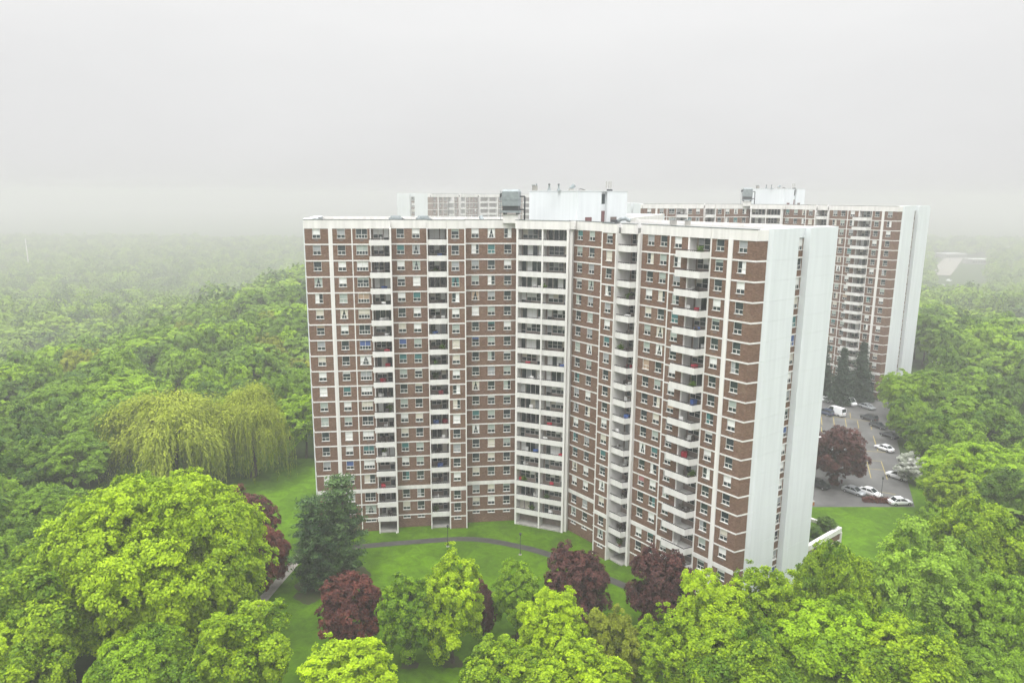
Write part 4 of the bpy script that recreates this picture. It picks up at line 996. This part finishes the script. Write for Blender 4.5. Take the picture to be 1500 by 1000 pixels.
CARS = [('sedan', 'carwhite', 1209, 588, -1, 'white car parked at the far edge of the car park, left of the white van', 'car'),
        ('van', 'carwhite', 1241, 592, -1, 'white van parked at the far edge of the car park under the spruces', 'van'),
        ('suv', 'carblue', 1209, 607, 1, 'dark blue car parked beside a white van in the second row', 'car'),
        ('van', 'carwhite', 1224, 607, 1, 'white van parked beside a dark blue car in the second row', 'van'),
        ('suv', 'carblack', 1273, 615, 1, 'black car half under the leafy trees, farther of two', 'car'),
        ('sedan', 'carblack', 1286, 626, -1, 'black car half under the leafy trees, nearer of two', 'car'),
        ('van', 'carwhite', 1200, 652, -1, 'white van close beside the white end wall of the tower', 'van'),
        ('sedan', 'carwhite', 1295, 659, 1, 'white sedan parked alone on the right side of the car park', 'car'),
        ('suv', 'carwhite', 1314, 700, 2.5, 'white hatchback parked against the whitish blossoming tree', 'car'),
        ('sedan', 'carwhite', 1220, 660, 0, 'white car half hidden behind the purple red tree', 'car'),
        ('sedan', 'carwhite', 1274, 724, .5, 'white car next to the black lamp post, right of the purple red tree', 'car'),
        ('sedan', 'cargrey', 1250, 722, .5, 'silver car parked under the purple red tree', 'car'),
        ('suv', 'carblack', 1199, 713, .5, 'dark car between the white end wall and the purple red tree', 'car'),
        ('sedan', 'carwhite', 1318, 738, 1.6, 'white car whose roof shows above the grass bank', 'car'),
        ('sedan', 'carwhite', 1238, 668, 0, 'white car behind the purple red tree, nearer the yellow lines', 'car'),
        ('suv', 'cargrey', 1216, 690, .5, 'grey car glimpsed under the left side of the purple red tree', 'car'),
        ('sedan', 'carblack', 1302, 640, 1, 'black sedan parked beyond the white sedan under the right hand trees', 'car'),
        ('sedan', 'cargrey', 1270, 598, -1, 'grey car at the far right corner of the car park', 'car')]
for kd, pt_, px, py, d_, lb, ct in CARS:
    X, Y = pxg(px, py)
    rz = {-1: fwd, 1: fwd + math.pi, 0: rad(25), .5: fwd + rad(10), 2.5: rad(125), 1.6: rad(5)}[d_]
    car('parked_' + ct, kd, M[pt_], X, Y, rz, lb, ct, 'vehicles in the car park')
def seg(name, p, q, w, dz, mat_, mb):
    a = np.array(p, float); b_ = np.array(q, float); d = (b_ - a) / np.hypot(*(b_ - a)); n_ = np.array([-d[1], d[0]]) * w / 2; k = 6
    for i in range(k):
        s0, s1 = a + (b_ - a) * i / k, a + (b_ - a) * (i + 1) / k
        mb.quad([(v[0], v[1], gz(v[0], v[1]) + dz) for v in (s0 - n_, s1 - n_, s1 + n_, s0 + n_)])
yl = MB()
for (a, b_) in [((1195, 607), (1290, 619)), ((1203, 610), (1204, 622)), ((1221, 611), (1222, 623)), ((1238, 613), (1240, 625)), ((1256, 616), (1258, 627)), ((1274, 618), (1277, 629)), ((1245, 604), (1246, 612)),
                ((1279, 638), (1286, 660)), ((1291, 676), (1300, 702)), ((1272, 674), (1292, 675)), ((1272, 686), (1294, 688)), ((1262, 660), (1300, 662)), ((1270, 676), (1276, 700)), ((1290, 720), (1312, 724)), ((1203, 625), (1206, 650))]:
    seg('l', pxg(*a), pxg(*b_), 0.16, 0.064, None, yl)
tag(yl.build('parking_lines', M['yellow']), 'worn yellow bay lines on the car park', kind='structure')

# ------------------------------------------------------------------ street furniture and small things
def lamp_post(X, Y, h, label, lantern=False):
    t = empty('lamp_post', (X, Y, gz(X, Y)), 0); tag(t, label, 'lamp post')
    b = MB(); b.tube((0, 0, 0), (0, 0, .5), .09, .07, 8); b.tube((0, 0, .5), (0, 0, h - .4), .055, .045, 8); b.build('pole', M['darkmetal'], t)
    b = MB(); b.tube((0, 0, h - .4), (0, 0, h - .05), .12, .21, 8); b.build('lantern', M['rail'], t)
    b = MB(); b.tube((0, 0, h - .05), (0, 0, h + .14), .26, .05, 8); b.build('cap', M['darkmetal'], t)
    b = MB(); b.box(None, -.25, .25, -.25, .25, -.1, .08); b.build('base', M['concrete'], t)
X, Y = at(656, 800, 0); lamp_post(X, Y, 3.9, 'slim black lamp post on the lawn in front of the left wing')
X, Y = at(762, 812, 0); lamp_post(X, Y, 3.9, 'slim black lamp post on the lawn beside the bend of the path')
X, Y = pxg(1290, 732); lamp_post(X, Y, 4.9, 'taller black lamp post at the near edge of the car park')
M['redhedge'] = LM['rust']
r_ = rngs(400); k_ = 2600
hx = np.stack([r_.uniform(-3.2, 3.2, k_), r_.normal(size=k_) * .35, np.abs(r_.normal(size=k_)) * .42 + .1], -1)
h_me = leaves_mesh('hedge', hx, r_.normal(size=(k_, 3)) + np.array([0, 0, .6]), .2, r_, 1.3); h_me.materials.append(LM['rust'])
X, Y = pxg(1288, 735); o = tag(link('hedge', h_me), 'low dark red hedge along the near edge of the car park', 'hedge'); o.location = (X, Y, gz(X, Y)); o.rotation_euler = (0, 0, rad(-8))
# orange barrier box near the end wall
X, Y = pxg(1188, 739); t = empty('utility_box', (X, Y, gz(X, Y)), rad(20)); tag(t, 'small orange brown utility box on the grass beside the white end wall', 'utility box')
M['orange'] = mat('orange_paint', (0.42, 0.17, 0.05), 0.7, 0.3, 3)
b = MB(); b.box(None, -.5, .5, -.35, .35, 0, .8); b.build('cabinet', M['orange'], t)
b = MB(); b.loft([[(-.56, -.4, .8), (.56, -.4, .8), (.56, .4, .8), (-.56, .4, .8)], [(-.45, -.1, .98), (.45, -.1, .98), (.45, .1, .98), (-.45, .1, .98)]]); b.build('lid', M['concrete'], t)

# garage podium with a planted roof beside the end wall
pod = empty('parking_podium', (58, 118, 0)); tag(pod, 'low brick garage podium with a grass roof and white parapet beside the tower', 'building')
zt_ = 3.4
A1 = at(1172, 806, zt_); B1 = at(1232, 772, zt_)
du = np.array([B1[0] - A1[0], B1[1] - A1[1]]); ln_ = float(np.hypot(*du)); du = du / ln_
FPo = ((A1[0], A1[1]), tuple(du), (du[1], -du[0])); PB = (58, 118, 0)
b = MB(); b.box(FPo, -6, ln_, -.4, 0, -.5, zt_ - 1.2); b.box(FPo, ln_ - .35, ln_, -20, -.4, -.5, zt_ - .9)
b.build('wall', M['brick'], pod, PB)
b = MB(); b.box(FPo, -6, ln_ + .1, -.55, .12, zt_ - .9, zt_); b.box(FPo, -6, ln_, -.3, .06, 1.0, 1.25); b.box(FPo, ln_ - .15, ln_ + .2, -.45, .2, -.5, zt_ - .9); b.box(FPo, ln_ - .4, ln_ + .1, -20, -.55, zt_ - .9, zt_ - .2)
b.build('parapet', M['white'], pod, PB)
b = MB()
for i in range(5): b.box(FPo, 1 + i * 2.0, 2.3 + i * 2.0, -.05, .03, 1.3, 2.1)
b.build('garage_opening', M['flash'], pod, PB)
b = MB(); b.box(FPo, -6, ln_ - .4, -20, -.55, zt_ - 1.3, zt_ - .75); b.build('grass_roof', M['lawn'], pod, PB)
for i, (u_, s_, lb) in enumerate(((ln_ - 5.5, 1.7, 'round dark shrub on the garage podium, middle of the parapet'), (ln_ - 9, 1.6, 'dark shrub on the garage podium next to the white end wall'), (ln_ - 1.2, 2.0, 'spreading shrub at the outer corner of the garage podium'))):
    q = pt(u_, -2.0, FPo); plant('shrub', 'copper', 'deep', q[0], q[1], s_ * 1.2, s_ * 1.8, lb, 'shrub', z=zt_ - .8)
# white goal-like sign frame and thin poles in the fog
def post(X, Y, h, r_, label, nm='pole', cat='pole'):
    b = MB(); b.tube((0, 0, 0), (0, 0, h), r_, r_ * .8, 10); b.tube((0, 0, h), (0, 0, h + .2), r_ * 1.6, r_ * 1.6, 10); b.tube((0, 0, -.2), (0, 0, .3), r_ * 2, r_ * 2, 10)
    o = tag(b.build(nm, M['white']), label, cat); o.location = (X, Y, gz(X, Y)); return o
X, Y = at(37, 350, -10); post(X, Y, -10 - gz(X, Y), .9, 'thin white mast rising out of the foggy woods at far left')
X, Y = at(1454, 437, 12); post(X, Y, 16, .28, 'small white post standing in the foggy trees at the right')
X, Y = at(1366, 540, 9); t = empty('sign_frame', (X, Y, gz(X, Y)), rad(20)); tag(t, 'white metal frame standing up behind the trees right of the foggy tower', 'sign frame')
for s in (-1.5, 1.5):
    b = MB(); b.tube((s, 0, 0), (s, 0, 11.5 if s > 0 else 9.6), .16, .16, 8); b.build('post', M['white'], t)
b = MB(); b.box(None, -1.5, 1.5, -.08, .08, 9.2, 9.5); b.build('crossbar', M['white'], t)
# far road with a few vehicles, right edge
ra, rb = pxg(1330, 426), pxg(1560, 424)
strip('road', [pxg(1300, 428), ra, rb], 26, 1.2, M['asphalt'], 'grey road crossing behind the right woods in the fog')
strip('road', [pxg(1375, 404), pxg(1392, 385), pxg(1402, 374)], 30, 1.3, M['path_c'], 'pale paved yard beyond the far road in the fog')
for i, (px, py, kd, rz, lb) in enumerate(((1390, 413, 'van', 4, 'white truck on the foggy road, farther one'), (1378, 421, 'van', 184, 'white van on the foggy road, nearest the second tower'), (1420, 423, 'sedan', 184, 'white car on the foggy road, farthest to the right'), (1382, 394, 'van', 70, 'white vehicle parked on the pale yard in the fog, nearer one'), (1391, 383, 'van', 70, 'white vehicle parked on the pale yard in the fog, farther one'))):
    X, Y = pxg(px, py); t = car('distant_vehicle', kd, M['carwhite'], X, Y, rad(rz), lb, 'vehicle', 'vehicles on the foggy road'); t.location.z = gz(X, Y) + 1.25
    if kd == 'van' and i < 2: t.scale = (1.6, 1.2, 1.3)

M['flatroof'] = mat('pale_flat_roof', (0.50, 0.50, 0.49), 0.9, 0.2, 0.1)
for px, py, w_, d_, h_, rz, lb in ((1392, 378, 46, 30, 9, 12, 'pale flat roofed low building beside the paved yard in the fog'), (1440, 386, 60, 26, 8, 4, 'long pale flat roofed building past the foggy road'), (1372, 436, 34, 18, 6, 6, 'low pale roofed building in front of the foggy road, beside the second tower'), (1478, 372, 40, 40, 14, 20, 'taller faint block at the far right in the fog')):
    X, Y = pxg(px, py); z0 = gz(X, Y); bt = empty('low_building', (X, Y, z0), rad(rz)); tag(bt, lb, 'building')
    b = MB(); b.box(None, -w_ / 2, w_ / 2, -d_ / 2, d_ / 2, -2, h_); b.build('wall', M['concrete'], bt)
    b = MB(); b.box(None, -w_ / 2 - .3, w_ / 2 + .3, -d_ / 2 - .3, d_ / 2 + .3, h_, h_ + .6); b.build('roof', M['flatroof'], bt)
    for i in range(int(w_ / 5)):
        b = MB(); b.box(None, -w_ / 2 + 1 + i * 5, -w_ / 2 + 4 + i * 5, -d_ / 2 - .05, -d_ / 2 + .1, h_ * .35, h_ * .7); b.build('window', M['glass'], bt)

# things left on balconies
M['plast'] = mat('white_plastic', (0.7, 0.7, 0.68), 0.5); M['chairdk'] = mat('dark_wicker', (0.06, 0.05, 0.045), 0.8); M['redcl'] = mat('red_cloth', (0.40, 0.03, 0.05), 0.9); M['bluecl'] = mat('blue_tarp', (0.06, 0.13, 0.38), 0.8)
def chair_proto(m):
    b = MB(); b.box(None, -.28, .28, -.28, .28, .38, .46); b.box(None, -.28, .28, .24, .30, .46, 1.0)
    for sx in (-.25, .25):
        for sy in (-.25, .25): b.box(None, sx - .03, sx + .03, sy - .03, sy + .03, 0, .38)
        b.box(None, sx - .03, sx + .03, -.28, .24, .62, .68)
    return b.mesh('patio_chair', [m])
CH = {'white': chair_proto(M['plast']), 'dark': chair_proto(M['chairdk'])}
r_ = rngs(500); pk = 160
pl_me = leaves_mesh('potted_plant', r_.normal(size=(pk, 3)) * np.array([.2, .2, .28]) + np.array([0, 0, .85]), r_.normal(size=(pk, 3)), .16, r_, 1.8); pl_me.materials.append(LM['deep'])
pot = MB(); pot.tube((0, 0, 0), (0, 0, .45), .17, .24, 10); pot_me = pot.mesh('pot', [mat('clay_pot', (.25, .11, .07), .9)])
def box_proto(m):
    b = MB(); b.box(None, -.4, .4, -.3, .3, 0, .8); b.loft([[(-.43, -.33, .8), (.43, -.33, .8), (.43, .33, .8), (-.43, .33, .8)], [(-.38, -.28, .93), (.38, -.28, .93), (.38, .28, .93), (-.38, .28, .93)]]); return b.mesh('storage_box', [m])
BX = {'white': box_proto(M['plast']), 'red': box_proto(M['redcl']), 'blue': box_proto(M['bluecl']), 'brown': box_proto(M['chairdk'])}
ZN = {id(FL): 'left wing', id(FR): 'right wing', id(FC): 'centre'}
for b in balcs:
    if b['k'] < 4 and rnd.random() < .4 or rnd.random() < .12: continue
    fr, z = b['fr'], lev(b['k']) + .08
    rowname = ZN[id(fr)] + (' inner' if b['b0'] < 14 and fr is not FC else ' outer' if fr is not FC else '')
    for _ in range(rnd.choice([1, 1, 2, 2, 3] if fr is FC else [1, 1, 2])):
        q = pt(rnd.uniform(b['b0'] + .5, b['b1'] - .6), rnd.uniform(b['vb'] + .5, b['vf'] - .6), fr); kd = rnd.choice(['white', 'white', 'dark', 'dark', 'dark', 'box', 'box', 'plant'])
        hgt = 'upper' if b['k'] < 7 else 'middle' if b['k'] < 14 else 'lower'
        if kd == 'plant':
            t = empty('potted_plant', (*q, z), rnd.uniform(0, 6)); tag(t, f'green potted plant on a {hgt} balcony of the {rowname} column', 'potted plant', f'potted plants on {hgt} {rowname} balconies'); link('foliage', pl_me, t); link('pot', pot_me, t)
            t.scale = (1.1, 1.1, 1.0)
        elif kd == 'box':
            cn = rnd.choice(list(BX)); o = tag(link('storage_box', BX[cn]), f'{cn} storage box on a {hgt} balcony of the {rowname} column', 'storage box', f'{cn} boxes on {hgt} {rowname} balconies'); o.location = (*q, z); o.rotation_euler = (0, 0, rnd.uniform(0, 6.28))
        else:
            o = tag(link('patio_chair', CH[kd]), f'{kd} patio chair on a {hgt} balcony of the {rowname} column', 'chair', f'{kd} chairs on {hgt} {rowname} balconies'); o.location = (*q, z); o.rotation_euler = (0, 0, rnd.uniform(0, 6.28)); o.scale = (1.15,) * 3
q = pt(7.2, -.6, FC); 

# ------------------------------------------------------------------ fog, sky, sun
hz = MB(); hz.box(None, -3260, 3260, -300, 5080, -72.0, 72.0)
hm = bpy.data.materials.new('fog_air'); hm.use_nodes = True; nt = hm.node_tree; nt.nodes.clear()
out = nt.nodes.new('ShaderNodeOutputMaterial'); pv = nt.nodes.new('ShaderNodeVolumePrincipled')
FOG = 0.00092
pv.inputs['Color'].default_value = (0.57, 0.568, 0.572, 1); pv.inputs['Density'].default_value = FOG; pv.inputs['Anisotropy'].default_value = 0.1
pv.inputs['Density Attribute'].default_value = ''
nt.links.new(pv.outputs[0], out.inputs['Volume'])
try: hm.cycles.homogeneous_volume = True
except Exception: pass
tag(hz.build('haze', hm), 'pale grey fog filling the air', kind='stuff')

SUN_EL, SUN_AZ = 58.0, 205.0                                    # azimuth from +y, clockwise
W = bpy.data.worlds.new('World'); S.world = W; W.use_nodes = True; nt = W.node_tree; nt.nodes.clear(); L = nt.links.new
out = nt.nodes.new('ShaderNodeOutputWorld'); bg = nt.nodes.new('ShaderNodeBackground'); L(bg.outputs[0], out.inputs['Surface'])
sky = nt.nodes.new('ShaderNodeTexSky'); sky.sky_type = 'NISHITA'; sky.sun_disc = False; sky.sun_elevation = rad(SUN_EL); sky.sun_rotation = rad(SUN_AZ)
hs = nt.nodes.new('ShaderNodeHueSaturation'); hs.inputs['Saturation'].default_value = 0.10; L(sky.outputs[0], hs.inputs['Color'])
tc = nt.nodes.new('ShaderNodeTexCoord'); sx = nt.nodes.new('ShaderNodeSeparateXYZ'); L(tc.outputs['Generated'], sx.inputs[0])
cr = nt.nodes.new('ShaderNodeValToRGB'); e = cr.color_ramp.elements                # overcast: paler and brighter with height
SKY = [(0.0, .75, .75, .752), (0.05, .79, .79, .792), (0.13, .85, .85, .852), (0.22, .93, .93, .93), (0.30, .97, .97, .975), (1.0, 1, 1, 1)]
e[0].position = SKY[0][0]; e[0].color = (*SKY[0][1:], 1); e[1].position = 1.0; e[1].color = (1, 1, 1, 1)
for p_ in SKY[1:-1]:
    k = e.new(p_[0]); k.color = (*p_[1:], 1)
nz = nt.nodes.new('ShaderNodeTexNoise'); nz.inputs['Scale'].default_value = 2.6; nz.inputs['Detail'].default_value = 4; nz.inputs['Roughness'].default_value = 0.5
mpn = nt.nodes.new('ShaderNodeMapping'); mpn.inputs['Scale'].default_value = (1, 1, 3.0); L(tc.outputs['Generated'], mpn.inputs['Vector']); L(mpn.outputs['Vector'], nz.inputs['Vector'])
ma = nt.nodes.new('ShaderNodeMath'); ma.operation = 'MULTIPLY_ADD'; ma.inputs[1].default_value = 0.16; ma.inputs[2].default_value = -0.08; L(nz.outputs['Fac'], ma.inputs[0])
ad = nt.nodes.new('ShaderNodeMath'); ad.operation = 'ADD'; ad.use_clamp = True; L(sx.outputs['Z'], ad.inputs[0]); L(ma.outputs[0], ad.inputs[1]); L(ad.outputs[0], cr.inputs['Fac'])
zen = nt.nodes.new('ShaderNodeMapRange'); zen.inputs['From Min'].default_value = 0.3; zen.inputs['From Max'].default_value = 1.0; zen.inputs['To Min'].default_value = 10.0; zen.inputs['To Max'].default_value = 55.0; L(sx.outputs['Z'], zen.inputs['Value'])
vm = nt.nodes.new('ShaderNodeVectorMath'); vm.operation = 'SCALE'; L(cr.outputs['Color'], vm.inputs[0]); L(zen.outputs['Result'], vm.inputs['Scale'])
mx = nt.nodes.new('ShaderNodeMix'); mx.data_type = 'RGBA'; mx.inputs['Factor'].default_value = 0.92
L(hs.outputs[0], mx.inputs['A']); L(vm.outputs[0], mx.inputs['B']); L(mx.outputs['Result'], bg.inputs['Color'])
bg.inputs['Strength'].default_value = 0.1
sd = bpy.data.lights.new('sun', 'SUN'); sd.energy = 1.5; sd.angle = rad(22); sd.color = (1.0, 0.97, 0.93)
so = bpy.data.objects.new('sun', sd); COL.objects.link(so)
az = rad(SUN_AZ); dirv = Vector((math.sin(az) * math.cos(rad(SUN_EL)), math.cos(az) * math.cos(rad(SUN_EL)), math.sin(rad(SUN_EL))))
so.rotation_euler = dirv.to_track_quat('Z', 'Y').to_euler()

S.view_settings.view_transform = 'Standard'; S.view_settings.look = 'None'; S.view_settings.exposure = 0.0; S.view_settings.gamma = 1.0; S.view_settings.use_curve_mapping = False
S.render.engine = 'CYCLES'
cy = S.cycles
cy.max_bounces = 6; cy.diffuse_bounces = 2; cy.glossy_bounces = 2; cy.transmission_bounces = 3; cy.transparent_max_bounces = 4; cy.volume_bounces = 1
cy.use_denoising = True; cy.sample_clamp_indirect = 6.0; cy.caustics_reflective = False; cy.caustics_refractive = False
